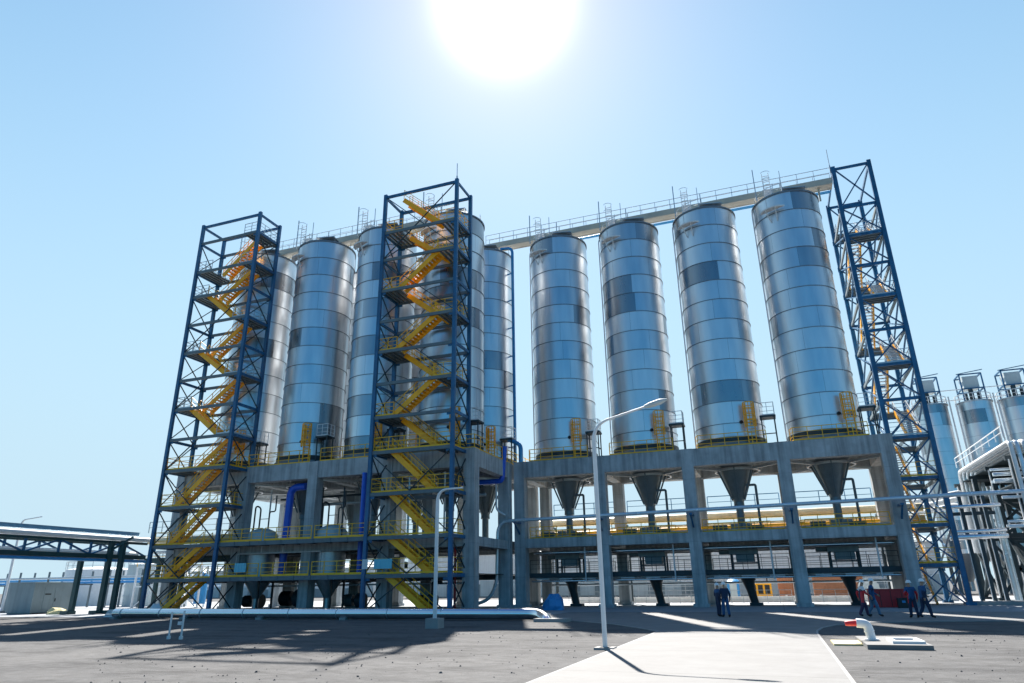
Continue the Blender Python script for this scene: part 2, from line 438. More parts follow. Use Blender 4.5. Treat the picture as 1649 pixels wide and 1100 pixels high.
# middle tower: mirrored, flights climb to the left at the bottom
x2 = -28.9
T2, Q2 = tower('stair_tower', (x2,y1,0), lambda u,v,z: (x2+u, y1+v, z),
   'blue steel stair tower with bright yellow zigzag flights in the middle of the plant', L0, D0, 35.3,
   LV, FL+[(31.5,34.6,0,True)], True)
braces(T2, Q2, L0, D0, 35.3, PAN, FR+[('X',28.8,35.3)])
# right tower, turned a quarter: its narrow side faces the camera
x3, y3, L3 = 9.40, 58.6, 7.1
z3 = [0,2.9,5.7,9.15,12.3,15.3,18.2,21.2,24.15,27.1,30.0,32.8]
T3, Q3 = tower('stair_tower', (x3,y3,0), lambda u,v,z: (x3+v, y3+u, z),
   'blue steel stair tower with narrow side facing forward, right end of the silo row', L3, D0, 36.9,
   [(z, 'full' if i < 4 else ('far' if i % 2 == 0 else 'near')) for i, z in enumerate(z3[1:])],
   [(z3[i], z3[i+1], 0, True) for i in range(4)] + [(z3[i], z3[i+1], 1 if i % 2 == 0 else 0, i % 2 == 0) for i in range(4, 11)], False, .34, True)
braces(T3, Q3, L3, D0, 36.9, list(zip(z3, z3[1:]))+[(32.8,36.9)], [('X',z3[i],z3[i+1]) for i in range(0, 11)], True, .12)

# ------------------------------------------------------------------ concrete support frames
CW = .95
def frame(name, loc, label, xs, ys, deck, floor, mezz, deck_rails):
    T = thing(name, loc, label, 'support frame')
    for x in xs:
        for j, y in enumerate(ys):
            m = MB(); m.box(x-CW/2, x+CW/2, y, y+CW, 0, deck); m.box(x-CW/2-.12, x+CW/2+.12, y-.12, y+CW+.12, 0, .28)
            m.build('column', M['concrete'], T)
    for y in ys:
        for a, b in zip(xs, xs[1:]):
            for z0, z1 in ((deck-1.4, deck), (floor-.76, floor)):
                m = MB(); m.box(a+CW/2, b-CW/2, y+.06, y+CW-.10, z0, z1-.004); m.build('beam', M['concrete'], T)
    for x in xs:
        for a, b in zip(ys, ys[1:]):
            for z0, z1 in ((deck-1.35, deck), (floor-.70, floor)):
                m = MB(); m.box(x-CW/2+.07, x+CW/2-.07, a+CW, b, z0, z1-.006); m.build('beam', M['concrete'], T)
    x0, x1_, y0, y1_ = xs[0], xs[-1], ys[0], ys[-1]
    m = MB(); m.box(x0, x1_, y0+.9, y1_+.1, floor-.24, floor-.02); m.build('floor_slab', M['concrete'], T)
    # deck slab with a round opening for each silo cone is hidden by the silos; the strips between them
    m = MB()
    for a, b in zip(xs, xs[1:]):
        for c, d in zip(ys, ys[1:]):
            cx, cy = (a+b)/2, (c+d)/2+CW/2; r = 2.6; n = 32
            vs = []; fs = []
            for i in range(n):
                t = 2*PI*i/n; ct, st = math.cos(t), math.sin(t); s = 1/max(abs(ct)/((b-a)/2), abs(st)/((d-c)/2))
                vs += [(cx+r*ct, cy+r*st, deck-.02), (cx+s*ct, cy+s*st, deck-.02), (cx+r*ct, cy+r*st, deck-.3), (cx+s*ct, cy+s*st, deck-.3)]
            for i in range(n):
                j = (i+1) % n
                fs += [(4*i,4*i+1,4*j+1,4*j), (4*i+2,4*j+2,4*j+3,4*i+3), (4*i,4*j,4*j+2,4*i+2)]
            m.add(vs, fs)
    m.build('deck_slab', M['concrete'], T)
    for a, b in zip(xs, xs[1:]):
        for c, d in zip(ys, ys[1:]):
            cx, cy = (a+b)/2, (c+d)/2+CW/2; m = MB(); z = deck-1.45
            for u, v in ((a+.4,c+.9),(b-.4,c+.9),(a+.4,d),(b-.4,d)):
                e = Vector((u-cx,v-cy,0)).normalized()*1.75; m.bar((u,v,z), (cx+e.x,cy+e.y,z), .14, .2)
            m.lathe([(1.7,z-.1),(1.85,z-.1),(1.85,z+.1),(1.7,z+.1)], (cx,cy), 24); m.build('cone_ring', M['galv'], T)
    m = MB()
    m.box(x0, x1_, y0+1.0, y1_, mezz-.05, mezz)
    for y in [y0+1.0] + [y for y in ys[1:]]:
        m.box(x0+CW/2, x1_-CW/2, y+.02, y+.2, mezz-.38, mezz-.05)
    for a, b in zip(xs, xs[1:]):
        for t in (.25, .5, .75): m.box(a+(b-a)*t-.07, a+(b-a)*t+.07, y0+1.2, y1_-.1, mezz-.3, mezz-.05)
    m.build('mezzanine_floor', M['dark'], T)
    for a, b in deck_rails:
        m = MB(); rail(m, [(a, y0+.12, deck), (b, y0+.12, deck)], 1.1, 1.15, .05, .1); m.build('guard_rail', M['rail'], T)
    return T
XL = [-50.6,-43.3,-36.05,-28.8,-21.5]; YL = [47.95,55.2,62.6]
DK = 12.0
FLT = frame('concrete_silo_frame', (-36,55,0), 'grey concrete frame carrying the left block of silos behind two stair towers',
    XL, YL, DK, 5.35, 2.68, [(-43.2,-36.6),(-35.5,-28.9)])
XR = [-20.3,-13.1,-5.77,1.5,8.75]; YR = [56.0,63.2]
FRT = frame('concrete_silo_frame', (-5.8,59,0), 'concrete frame with five front columns carrying the four free-standing silos',
    XR, YR, DK+.05, 5.5, 2.72, [])
# side guard rail of the left block, along its right edge
m = MB(); rail(m, [(-21.1,48.1,DK),(-21.1,62.5,DK)], 1.1, 1.2, .05, .1); m.build('guard_rail', M['rail'], FLT)
m = MB(); rail(m, [(-28.4,48.08,DK),(-21.1,48.08,DK)], 1.1, 1.2, .05, .1); m.build('guard_rail', M['rail'], FLT)
# polygonal guard rails in front of each right silo
for i in range(4):
    cx = (XR[i]+XR[i+1])/2-.25
    m = MB(); rail(m, [(cx-2.6,57.0,DK+.05),(cx-2.4,56.2,DK+.05),(cx+2.9,56.2,DK+.05)], 1.05, 1.0, .05, .12); m.build('guard_rail', M['rail'], FRT)
    # floor level guard rails (front edge and rear edge)
    m = MB(); rail(m, [(XR[i]+.6,57.0,5.5),(XR[i+1]-.6,57.0,5.5)], 1.0, 1.3, .05, .15); m.build('guard_rail', M['rail'], FRT)
    m = MB(); rail(m, [(XR[i]+.6,63.9,5.5),(XR[i+1]-.6,63.9,5.5)], 1.0, 1.3, .05, .15); m.build('guard_rail', M['rail'], FRT)
    m = MB(); rail(m, [(XR[i]+.6,63.0,2.72),(XR[i+1]-.6,63.0,2.72)], 1.0, 1.3, .05, 0); m.build('guard_rail', M['dark'], FRT)
    m = MB(); rail(m, [(XR[i]+.6,64.3,8.1),(XR[i+1]-.6,64.3,8.1)], 1.0, 1.9, .06, 0, 1); m.build('guard_rail', M['lblue'], FRT)
# steel walkways in front of the left frame
for z, nm in ((5.42,0),(2.7,1)):
    m = MB(); a, b = -43.0, -29.05
    m.box(a, b, 45.75, 48.9, z-.05, z-.01); m.box(a, b, 45.62, 45.75, z-.32, z)
    nn = 9
    for i in range(nn+1):
        x = a+.03+(b-a-.06)*i/nn; m.box(x-.03, x+.03, 45.58, 45.62, z-.34, z+.02); m.box(x-.05, x+.05, 45.75, 48.9, z-.25, z-.05)
    w = m.build('walkway', M['landing'], FLT)
    for s0, s1 in ((a+.1,a+4.2),(a+4.5,a+9.0),(a+9.3,b-.1)):
        m = MB(); rail(m, [(s0,45.7,z),(s1,45.7,z)], 1.0, 1.15, .05, .16); m.build('guard_rail', M['rail'], w)
# ------------------------------------------------------------------ silos
def make_silo(loc, rad, z0, z1, label, group):
    x, y = loc; T = thing('silo', (x,y,z0), label, 'silo', group)
    prof = []; H = z1-z0; n = int(H/1.85)
    m = MB(); m.lathe([(rad,z0),(rad,z1)], loc, 72)
    o = m.build('shell', M['silo'], T)
    m = MB()
    for i in range(1, n+1):
        z = z0+i*1.85
        if z < z1-.3: m.lathe([(rad+.004,z-.025),(rad+.05,z-.02),(rad+.05,z+.02),(rad+.004,z+.025)], loc, 72)
    m.lathe([(rad+.004,z1-.12),(rad+.08,z1-.12),(rad+.08,z1+.02),(rad-.05,z1+.02)], loc, 72)
    m.lathe([(rad+.004,z0+.3),(rad+.16,z0+.3),(rad+.16,z0+.02),(rad+.004,z0+.02)], loc, 72)
    m.build('stiffener_rings', M['ring'], o)
    m = MB(); m.lathe([(rad-.05,z1+.02),(.5,z1+.9),(.01,z1+.92)], loc, 48); m.build('roof', M['galv'], T)
    # roof access: caged ladder stub, posts and small platform rail
    m = MB(); a = PI*1.33; px, py = x+(rad-.15)*math.cos(a), y+(rad-.15)*math.sin(a)
    for s in (-.28,.28): m.bar((px+s,py,z1-1.5), (px+s,py,z1+2.5), .05)
    for i in range(13): m.bar((px-.28,py,z1-1.4+i*.3), (px+.28,py,z1-1.4+i*.3), .04)
    for h in (.9,1.6,2.3): m.lathe([(.42,z1+h-.03),(.42,z1+h+.03)], (px,py-.3), 12, True, PI, 2*PI)
    m.build('ladder', M['white'], T)
    m = MB(); m.bar((px-1.0,py+.3,z1), (px-1.0,py+.3,z1+3.3), .08); m.bar((px+1.2,py-.1,z1), (px+1.2,py-.1,z1+2.4), .05)
    m.bar((px+.5,py+.3,z1), (px+.5,py+.3,z1+1.5), .05); m.cbox(px+.1, py+.8, z1+.02, .7, .6, 1.1); m.bar((px+1.2,py+1.0,z1+.9), (px+3.2,py+1.2,z1+.75), 1.2, .08); m.bar((px+1.3,py+1,z1),(px+1.3,py+1,z1+.9),.08); m.bar((px+3,py+1.2,z1),(px+3,py+1.2,z1+.7),.08)
    m.build('vent_posts', M['galv'], T)
    m = MB(); rail(m, [(x+(rad-.3)*math.cos(t), y+(rad-.3)*math.sin(t), z1+.05) for t in [PI*(.05+i*.11) for i in range(14)]], 1.0, 1.6, .035, 0, 1)
    m.build('roof_rail', M['galv'], T)
    # half round side platform under the ladder with brackets
    zp = z1-1.55; a = PI*1.36; px, py = x+(rad+.0)*math.cos(a), y+(rad+.0)*math.sin(a)
    m = MB(); d = Vector((math.cos(a), math.sin(a), 0)); s = Vector((-d.y, d.x, 0)); c = Vector((px,py,zp)); pts = []
    for i in range(9):
        t = -1+i/4; pts.append(c + s*(1.15*t) + d*(.95*math.sqrt(max(0,1-t*t*.9))-.15))
    vs = [tuple(p) for p in pts] + [tuple(p+Vector((0,0,-.12))) for p in pts]
    nn = len(pts); m.add(vs, [tuple(range(nn)), tuple(range(2*nn-1, nn-1, -1))] + [(i, i+nn, (i+1) % nn+nn, (i+1) % nn) for i in range(nn)])
    for t in (-.45,.45): m.bar(c+s*t+d*.55+Vector((0,0,-.1)), c+s*t*.6+Vector((0,0,-1.15)), .08)
    sp = m.build('side_platform', M['white'], T)
    # downpipe on the left flank
    m = MB(); t = PI*1.07; px, py = x+(rad+.13)*math.cos(t), y+(rad+.13)*math.sin(t)
    m.tube(path([(x-1.6,y-.6,z1+.35),(px,py,z1-.1),(px,py,z0-.1)], .5), .055, 8)
    for i in range(0, n, 2): m.bar((px,py,z0+1+i*1.85), (px+.16,py+.05,z0+1+i*1.85), .04)
    m.build('downpipe', M['white'], T)
    # manhole and small nozzle near the foot
    m = MB(); t = PI*1.62; d = Vector((math.cos(t), math.sin(t), 0)); c = Vector((x,y,z0+1.9))+d*rad
    m.tube([c-d*.02, c+d*.12], .14, 12); m.build('nozzle', M['black'], T)
    m = MB(); m.lathe([(rad+.02,z0-.1),(rad+.02,z0+.75)], loc, 64); m.build('skirt', M['dark'], T)
    # cone hopper with struts and outlet
    zb = 8.0
    m = MB(); m.lathe([(rad-.1,z0),(1.38,10.9),(.40,zb),(.42,zb-.35),(.3,zb-.4),(.3,5.6)], loc, 32)
    hp = m.build('hopper', M['hopper'], T)
    m = MB()
    for i in range(6):
        t = PI/6+i*PI/3; c0, s0 = math.cos(t), math.sin(t)
        m.bar((x+1.6*c0,y+1.6*s0,z0-1.5), (x+.55*c0,y+.58*s0,zb+.2), .08, .12)
    m.build('hopper_struts', M['landing'], hp)
    # access platform on legs with rail, and yellow caged ladder
    ax, ay = x+rad*1.1, y-rad*.72
    m = MB(); zt = z0+2.3
    for u in (-.5,.5):
        for v in (-.45,.45): m.bar((ax+u,ay+v,z0), (ax+u,ay+v,zt), .09)
    m.box(ax-.62, ax+.62, ay-.58, ay+.58, zt-.16, zt)
    m.bar((ax-.5,ay-.45,z0+.8),(ax+.5,ay-.45,z0+.8),.07); m.bar((ax+.5,ay-.45,z0+.8),(ax+.5,ay+.45,z0+.8),.07)
    ap = m.build('access_platform', M['dark'], T)
    m = MB(); rail(m, [(ax-.55,ay-.52,zt),(ax+.55,ay-.52,zt),(ax+.55,ay+.52,zt)], 1.05, .6, .045, .1); m.build('guard_rail', M['white'], ap)
    lx, ly = x+rad*.62, y-rad*.98
    m = MB()
    for s in (-.3,.3): m.bar((lx+s,ly,z0+.1), (lx+s,ly,z0+3.4), .08)
    for i in range(11): m.bar((lx-.3,ly,z0+.4+i*.28), (lx+.3,ly,z0+.4+i*.28), .05)
    for h in (1.4,1.9,2.4,2.9,3.4): m.lathe([(.44,z0+h-.04),(.44,z0+h+.04)], (lx,ly-.1), 12, True, PI*.95, PI*2.05)
    for i in range(7):
        t = PI*(1+i/6); m.bar((lx+.44*math.cos(t),ly-.1+.44*math.sin(t),z0+1.4), (lx+.44*math.cos(t),ly-.1+.44*math.sin(t),z0+3.4), .06, .03)
    m.build('caged_ladder', M['yellow'], T)
    return T
ZS0, ZS1 = 12.2, 34.45
RG = 'silos standing on the concrete frames'
P0 = make_silo((-16.9,59.75), 2.85, ZS0, ZS1, 'tall metal silo farthest left of the four free-standing ones', RG)
for i, (x, y, lb) in enumerate([
    (-9.6,59.75,'tall metal silo second from left of the four free-standing ones, behind the lamp arm'),
    (-2.3,59.75,'tall metal silo second from right of the four free-standing ones'),
    (5.0,59.75,'tall metal silo directly left of the right-hand stair tower'),
    (-46.8,51.75,'metal silo mostly hidden behind the left-hand stair tower'),
    (-39.5,51.75,'bright metal silo in full view just right of the left-hand stair tower'),
    (-32.25,51.75,'metal silo directly left of the middle stair tower, its right side behind the tower'),
    (-24.95,51.75,'metal silo seen through the bracing of the middle stair tower'),
    (-39.5,59.5,'rear metal silo glimpsed in the gap behind the bright silo of the left block'),
    (-32.25,59.5,'rear metal silo glimpsed through the upper part of the middle stair tower'),
    (-24.95,59.5,'rear metal silo standing half hidden just right of the middle stair tower')]):
    c = copy_tree(P0); c.location = (x,y,ZS0); c['label'] = lb
# ------------------------------------------------------------------ walkway bridges between silo tops and the blue pipe
def bridge(a, b, y, z, label):
    T = thing('walkway_bridge', ((a+b)/2,y,z-.6), label, 'walkway', 'walkway bridges between silo tops')
    m = MB(); m.box(a, b, y-.55, y+.55, z-.08, z)
    for s in (-.5,.5): m.box(a, b, y+s-.06, y+s+.06, z-.62, z-.08)
    m.box(a, b, y-.44, y+.44, z-.58, z-.54)
    for u in (a+1.2, b-1.2): m.bar((u,y,z-1.9), (u,y,z-.6), .16)
    d = m.build('deck', M['beige'], T)
    for s in (-.5,.5):
        m = MB(); rail(m, [(a,y+s,z),(b,y+s,z)], 1.05, 1.5, .04, 0, 1); m.build('guard_rail', M['galv'], T)
yw, zw = 60.0, 36.4
for a, b, lb in ((-24.9,-16.95,'beige walkway bridge from the left block across the gap to the first free-standing silo'),
                 (-16.9,-9.65,'beige walkway bridge between the first and second free-standing silos'),
                 (-9.6,-2.35,'beige walkway bridge between the second and third free-standing silos'),
                 (-2.3,4.95,'beige walkway bridge between the third and fourth free-standing silos'),
                 (5.0,9.3,'short beige walkway bridge from the last silo to the right-hand stair tower')):
    bridge(a, b, yw, zw, lb)
for a, b, lb in ((-46.8,-39.55,'beige walkway bridge at the top beside the left-hand stair tower'),
                 (-39.5,-32.3,'beige walkway bridge between the bright silo and the silo left of the middle tower'),
                 (-32.25,-25.0,'beige walkway bridge high up behind the bracing of the middle stair tower')):
    bridge(a, b, 52.2, 36.0, lb)
m = MB(); m.tube([(-20.5,61.6,36.15),(9.3,61.6,36.15)], .13, 10)
solo(m, 'pipe', M['lblue'], (-6,61.6,35.95), 'light blue pipe running along behind the tops of the free-standing silos', 'pipe')
# ------------------------------------------------------------------ pipes on the facade
m = MB(); yq = 54.75
m.tube(path([(17.5,yq,7.27),(-19.6,yq,6.93),(-21.8,yq,6.9),(-21.95,yq,1.9),(-22.6,yq,.7),(-24.0,yq,.3)], 1.5, 10), .14, 10)
T = thing('silver_pipe', (-2,yq,0), 'long silver pipe across the front columns of the right block, bending down at its left', 'pipe')
m.build('pipe_run', M['wpipe'], T)
for x in XR:
    b = MB(); b.box(x-.12, x+.12, yq-.1, 56.0, 6.72, 6.86); b.bar((x,yq-.02,6.75), (x,56.0,5.9), .12)
    b.build('bracket', M['blue'], T)
m = MB(); m.tube(path([(-22.05,55.0,10.4),(-22.05,55.0,7.9),(-21.2,55.0,7.4)], .4), .09, 8)
solo(m, 'thin_pipe', M['white'], (-22.05,55.0,7.4), 'thin white downpipe in the gap below the blue pipe', 'pipe')
m = MB(); m.tube(path([(-26.5,54.4,10.25),(-21.25,54.4,10.25),(-21.0,54.4,13.2)], .35), .22, 12)
solo(m, 'blue_pipe', M['bpipe'], (-21.0,54.4,10.25), 'dark blue elbow pipe at the right end of the left concrete frame', 'pipe')
m = MB(); m.tube(path([(-20.5,57.2,12.1),(-20.5,57.2,13.9),(-21.7,57.2,14.4)], .5), .2, 10)
solo(m, 'blue_pipe', M['lblue'], (-20.5,57.2,12.1), 'small light blue bent pipe on the deck in the gap between the blocks', 'pipe')
m = MB(); m.tube(path([(-37.6,49.3,10.15),(-39.2,49.3,10.15),(-39.35,49.3,2.75)], .9, 8), .32, 14)
solo(m, 'blue_pipe', M['bpipe'], (-39.35,49.3,2.75), 'thick bright blue pipe bending down between the columns right of the left tower', 'pipe')
m = MB(); m.tube([(-30.6,47.5,10.6),(-30.6,47.5,2.75)], .2, 12)
solo(m, 'blue_pipe', M['bpipe'], (-30.6,47.5,2.75), 'upright blue pipe just left of the middle stair tower', 'pipe')
# tall blue-white riser beside the rear silo of the left block
m = MB(); m.tube(path([(-22.8,58.4,34.9),(-21.55,58.6,34.9),(-21.55,58.6,12.1)], .6), .15, 10)
for i in range(7): m.bar((-21.6,58.6,14+3*i), (-22.2,58.8,14+3*i), .1)
solo(m, 'riser_pipe', M['lblue'], (-21.55,58.6,12.1), 'tall light blue riser pipe along the right side of the half hidden rear silo', 'pipe')
# process pipe in front of the vessels
m = MB(); m.tube(path([(-43.1,48.0,2.75),(-43.1,48.0,4.6),(-34.6,48.0,4.6),(-34.6,48.0,2.75)], .2), .06, 8)
for x in (-40.6,-38.4,-36.2): m.bar((x,48.0,4.6), (x,48.0,5.1), .06)
solo(m, 'thin_pipe', M['white'], (-39,48.0,2.75), 'thin white square-bent pipe hung in front of the two vessels under the walkway', 'pipe')
# vessels under the walkway and their domed tops above it
def vessel(x, y, label):
    T = thing('vessel', (x,y,.2), label, 'vessel', 'vessels under the left silo block')
    m = MB(); m.lathe([(1.25,5.2),(1.25,2.6),(.25,1.0),(.25,.2)], (x,y), 32); m.build('shell', M['galv'], T)
    m = MB(); m.lathe([(1.3,5.36),(1.3,6.2),(1.0,6.55),(.5,6.75),(.01,6.8)], (x,y), 32, False); m.build('dome', M['lgrey'], T)
    m = MB(); m.tube(path([(x-.5,y,6.6),(x-.5,y,8.6),(x-1.1,y,8.8),(x-1.1,y,5.4)], .3), .07, 8); m.tube(path([(x+.5,y,6.6),(x+.5,y,8.2),(x+1.1,y,8.2),(x+1.1,y,9.6)], .2), .06, 8)
    m.bar((x-.5,y,7.6), (x+.5,y,7.6), .05); m.build('vent_pipes', M['dark'], T)
    for u in (-.9,.9):
        for v in (-.9,.9): m = MB(); m.bar((x+u,y+v,.05), (x+u,y+v,2.6), .14); m.build('leg', M['dark'], T)
vessel(-42.0, 49.6, 'grey cone-bottomed vessel under the walkway beside the left-hand stair tower')
vessel(-34.8, 49.6, 'grey cone-bottomed vessel under the walkway nearer to the middle stair tower')
T = thing('pipe_run', (-33,52,2), 'thin pale pipes and dark risers inside the left concrete frame', 'pipe run')
for x, y, z0_, z1_, r, mt in ((-42.6,50.9,5.4,10.4,.07,'white'),(-37.4,49.6,5.4,8.6,.08,'wpipe'),(-33.6,49.2,5.4,9.8,.07,'dark'),(-31.6,50.2,5.4,9.4,.09,'white'),(-38.2,52.5,5.4,10.6,.12,'dark'),(-41.0,53.5,0,2.6,.08,'wpipe'),(-37.2,50.8,0,2.6,.06,'white'),(-32.2,50.6,0,2.6,.08,'wpipe'),(-27.6,49.6,5.4,10.4,.1,'wpipe'),(-24.2,49.3,5.4,10.5,.08,'white'),(-26.0,51.0,0,2.6,.1,'wpipe'),(-23.0,48.9,0,5.2,.1,'red')):
    m = MB(); m.tube([(x,y,z0_),(x,y,z1_)], r, 8); m.build('riser', M[mt], T)
for y, z, r, mt in ((50.6,4.5,.1,'galv'),(51.4,4.6,.08,'wpipe'),(50.9,2.0,.07,'wpipe'),(53.0,9.0,.14,'galv'),(52.4,9.6,.1,'dark')):
    m = MB(); m.tube([(-42.7,y,z),(-22.2,y,z)], r, 8); m.build('pipe', M[mt], T)
# machines on the ground under the left block
def pump(x, y, s, label, mt):
    T = thing('pump', (x,y,0), label, 'pump', 'pumps under the left block')
    m = MB(); m.box(x-.9*s, x+.9*s, y-.4*s, y+.4*s, .03, .22); m.build('base', M['slabconc'], T)
    m = MB(); m.tube([(x-.8*s,y,.65*s),(x-.1*s,y,.65*s)], .36*s, 16)
    for i in range(8): m.tube([(x-.75*s+i*.08*s,y,.65*s),(x-.73*s+i*.08*s,y,.65*s)], .41*s, 16)
    m.build('motor', mt, T)
    m = MB(); m.tube([(x-.1*s,y,.65*s),(x+.25*s,y,.65*s)], .12*s, 10); m.tube([(x+.25*s,y,.65*s),(x+.75*s,y,.65*s)], .48*s, 18)
    m.tube(path([(x+.5*s,y,1.0*s),(x+.5*s,y,1.9*s),(x+1.2*s,y,1.9*s)], .2), .13*s, 10); m.build('casing', M['dark'], T)
for x, y, s, lb, mt in ((-43.6,51.2,1.2,'dark pump on the ground beside the foot of the left tower',M['dark']),
                (-39.6,51.5,1.5,'large dark pump on the ground beneath the thick blue pipe',M['black']),
                (-33.4,51.5,1.2,'grey pump on the ground left of the middle tower',M['landing']),
                (-26.2,50.5,1.1,'small pump on the ground behind the lowest flight of the middle tower',M['dark'])):
    pump(x, y, s, lb, mt)
# equipment under the free-standing silos
for i in range(4):
    cx = (XR[i]+XR[i+1])/2-.2; cy = 59.75; nm = ['leftmost','second','third','last'][i]
    T = thing('feeder', (cx,cy,0), 'dark feeder machine with chute under the %s free-standing silo' % nm, 'feeder', 'feeders under the free-standing silos')
    m = MB(); m.box(cx-1.2, cx+1.0, cy-.8, cy+.8, 3.9, 4.55); m.box(cx-.7, cx+.7, cy-.6, cy+.6, 3.3, 3.9)
    m.tube([(cx-1.2,cy-.2,4.2),(cx-2.0,cy-.2,4.2)], .3, 12); m.build('valve_body', M['grey'], T)
    for u in (-1.05,.95):
        for v in (-.65,.65): m = MB(); m.bar((cx+u,cy+v,2.74), (cx+u,cy+v,3.9), .14); m.build('leg', M['dark'], T)
    m = MB(); m.bar((cx-1.05,cy-.65,3.2),(cx+.95,cy-.65,3.2),.1); m.build('stretcher', M['dark'], T)
    m = MB(); m.tube([(cx,cy,2.3),(cx,cy,1.9)], .55, 16); m.tube([(cx,cy,1.95),(cx+.1,cy,1.2),(cx+.35,cy,.05)], [.5,.33,.3], 14)
    m.box(cx-.1, cx+.9, cy-.5, cy+.5, .03, .25); m.build('chute', M['dark'], T)
    m = MB(); m.tube(path([(cx+.35,cy-.4,8.7),(cx+.4,cy-.4,9.3),(cx+1.5,cy-.4,9.3),(cx+1.5,cy-.4,5.5)], .12), .1, 8)
    m.build('vent_pipe', M['landing'], T)
    m = MB(); m.tube([(cx+2.0,56.95,1.95),(cx+2.0,56.95,4.72)], .06, 8)
    solo(m, 'downpipe', M['white'], (cx+2.0,56.95,1.95), 'thin white downpipe in the %s bay of the right frame' % nm, 'pipe', 'thin downpipes in the bays of the right frame')
    m = MB(); rail(m, [(XR[i]+.7,64.6,.03),(XR[i+1]-.7,64.6,.03)], 1.1, .95, .04, 0, 2)
    solo(m, 'barrier_rail', M['galv'], (cx,64.6,.03), 'low grey barrier rail behind the %s bay of the right frame' % nm, 'barrier', 'barrier rails behind the right frame')
m = MB(); m.tube([(-19.7,57.25,2.06),(8.2,57.25,2.12)], .075, 10)
solo(m, 'silver_pipe', M['pipe'], (-6,57.25,2.06), 'thin silver pipe running low behind the front columns of the right block', 'pipe')
T = thing('pipe_run', (-6,58,2.1), 'conveying pipes, cable tray and small lights hung under the floors of the right frame', 'pipe run')
for z, y, r, mt in ((4.35,57.6,.11,'pipe'),(4.45,58.4,.09,'wpipe'),(4.3,61.6,.12,'galv'),(2.28,57.9,.08,'wpipe'),(2.2,60.9,.1,'pipe'),(6.3,62.6,.12,'yellow'),(1.75,62.6,.09,'wpipe'),(5.75,58.2,.1,'galv')):
    m = MB(); m.tube([(-19.6,y,z),(8.2,y,z)], r, 10); m.build('pipe', M[mt], T)
m = MB(); m.box(-19.6,8.2,59.0,59.5,4.2,4.24); m.box(-19.6,8.2,59.0,59.03,4.2,4.34); m.box(-19.6,8.2,59.47,59.5,4.2,4.34); m.build('cable_tray', M['galv'], T)
for i in range(4):
    for t in (.22,.5,.78):
        x = XR[i]+(XR[i+1]-XR[i])*t; m = MB(); m.box(x-.55, x+.55, 57.15, 57.27, 2.2, 2.29); m.build('light_fitting', M['white'], T)
for i in range(4):
    x0 = XR[i]+1.0
    T = thing('conveyor_skid', (x0+2.5,58.4,5.5), 'yellow railed skid with grey motors, upper floor, %s bay of the right frame' % ['leftmost','second','third','rightmost'][i], 'skid', 'skids on the floor of the right frame')
    m = MB(); m.box(x0, x0+4.6, 57.9, 59.0, 5.5, 5.62); m.box(x0+.3, x0+1.4, 58.1, 58.8, 5.62, 6.1); m.box(x0+3.0, x0+4.2, 58.1, 58.8, 5.62, 6.0); m.build('base', M['landing'], T)
    for u in (1.7,2.6):
        m = MB(); m.tube([(x0+u,58.45,5.95),(x0+u+.7,58.45,5.95)], .26, 14); m.build('motor', M['grey'], T)
    m = MB(); rail(m, [(x0-.1,57.75,5.5),(x0+4.7,57.75,5.5)], .75, .6, .05, .1, 1); m.build('guard_rail', M['rail'], T)
    m = MB(); rail(m, [(XR[i]+.55,57.05,2.72),(XR[i+1]-.55,57.05,2.72)], 1.05, 1.0, .035, 0); m.build('guard_rail', M['dark'], FRT)
# cream pipes on the rack behind
T = thing('pipe_rack', (-6,66.2,0), 'steel pipe rack carrying cream insulated pipes behind the right concrete frame', 'pipe rack')
for z, r in ((6.55,.34),(7.5,.34)):
    m = MB(); m.tube([(-22,66.0,z),(12,66.0,z)], r, 16); m.build('pipe', M['cream'], T)
for z, y, mt in ((6.45,66.9,'pipe'),(6.3,65.4,'yellow')):
    m = MB(); m.tube([(-22,y,z),(12,y,z)], .12, 12); m.build('pipe', M[mt], T)
for x in (-20.5,-13.2,-6,1.3,8.6):
    m = MB(); m.bar((x,65.2,0), (x,65.2,7.0), .25); m.bar((x,67.2,0), (x,67.2,7.0), .25); m.bar((x,65.0,6.15), (x,67.4,6.15), .22); m.bar((x,65.0,7.1), (x,67.4,7.1), .16)
    m.build('portal', M['dark'], T)
# ------------------------------------------------------------------ big silver ground pipe
T = thing('ground_pipe', (-30,36,0), 'thick shiny silver pipe lying low along the edge of the sandy plot', 'pipe')
m = MB(); m.tube(path([(-42.2,36.2,.36),(-12.1,36,.33),(-11.4,35.2,.1),(-11.3,35.0,-.1)], 1.0, 10), .285, 20); m.build('pipe_run', M['pipe'], T)
for x in range(-42, -12, 6):
    m = MB(); m.box(x-.2, x+.2, 35.8, 36.5, 0, .13); m.build('saddle', M['slabconc'], T)
for x in [-41.5+3.4*i for i in range(9)]:
    m = MB(); m.tube([(x,36.17-.005*(x+43)*.9,.345),(x+.06,36.17-.005*(x+43)*.9,.345)], .30, 20); m.build('clamp_band', M['galv'], T)
m = MB(); m.cbox(-11.0, 35.0, 0, 1.7, 1.0, .16)
solo(m, 'concrete_block', M['slabconc'], (-11.0,35.0,0), 'low pale concrete block where the thick silver pipe enters the ground', 'block')
m = MB()
for i in range(5): m.box(-45.6+.06*i, -43.4-.12*i, 38.2+.02*i, 39.0-.03*i, .034+.1*i, .034+.1*i+.08)
solo(m, 'pallet_stack', M['hall'], (-44.5,38.6,.034), 'stack of pale boards by the left end of the thick silver pipe', 'boards')
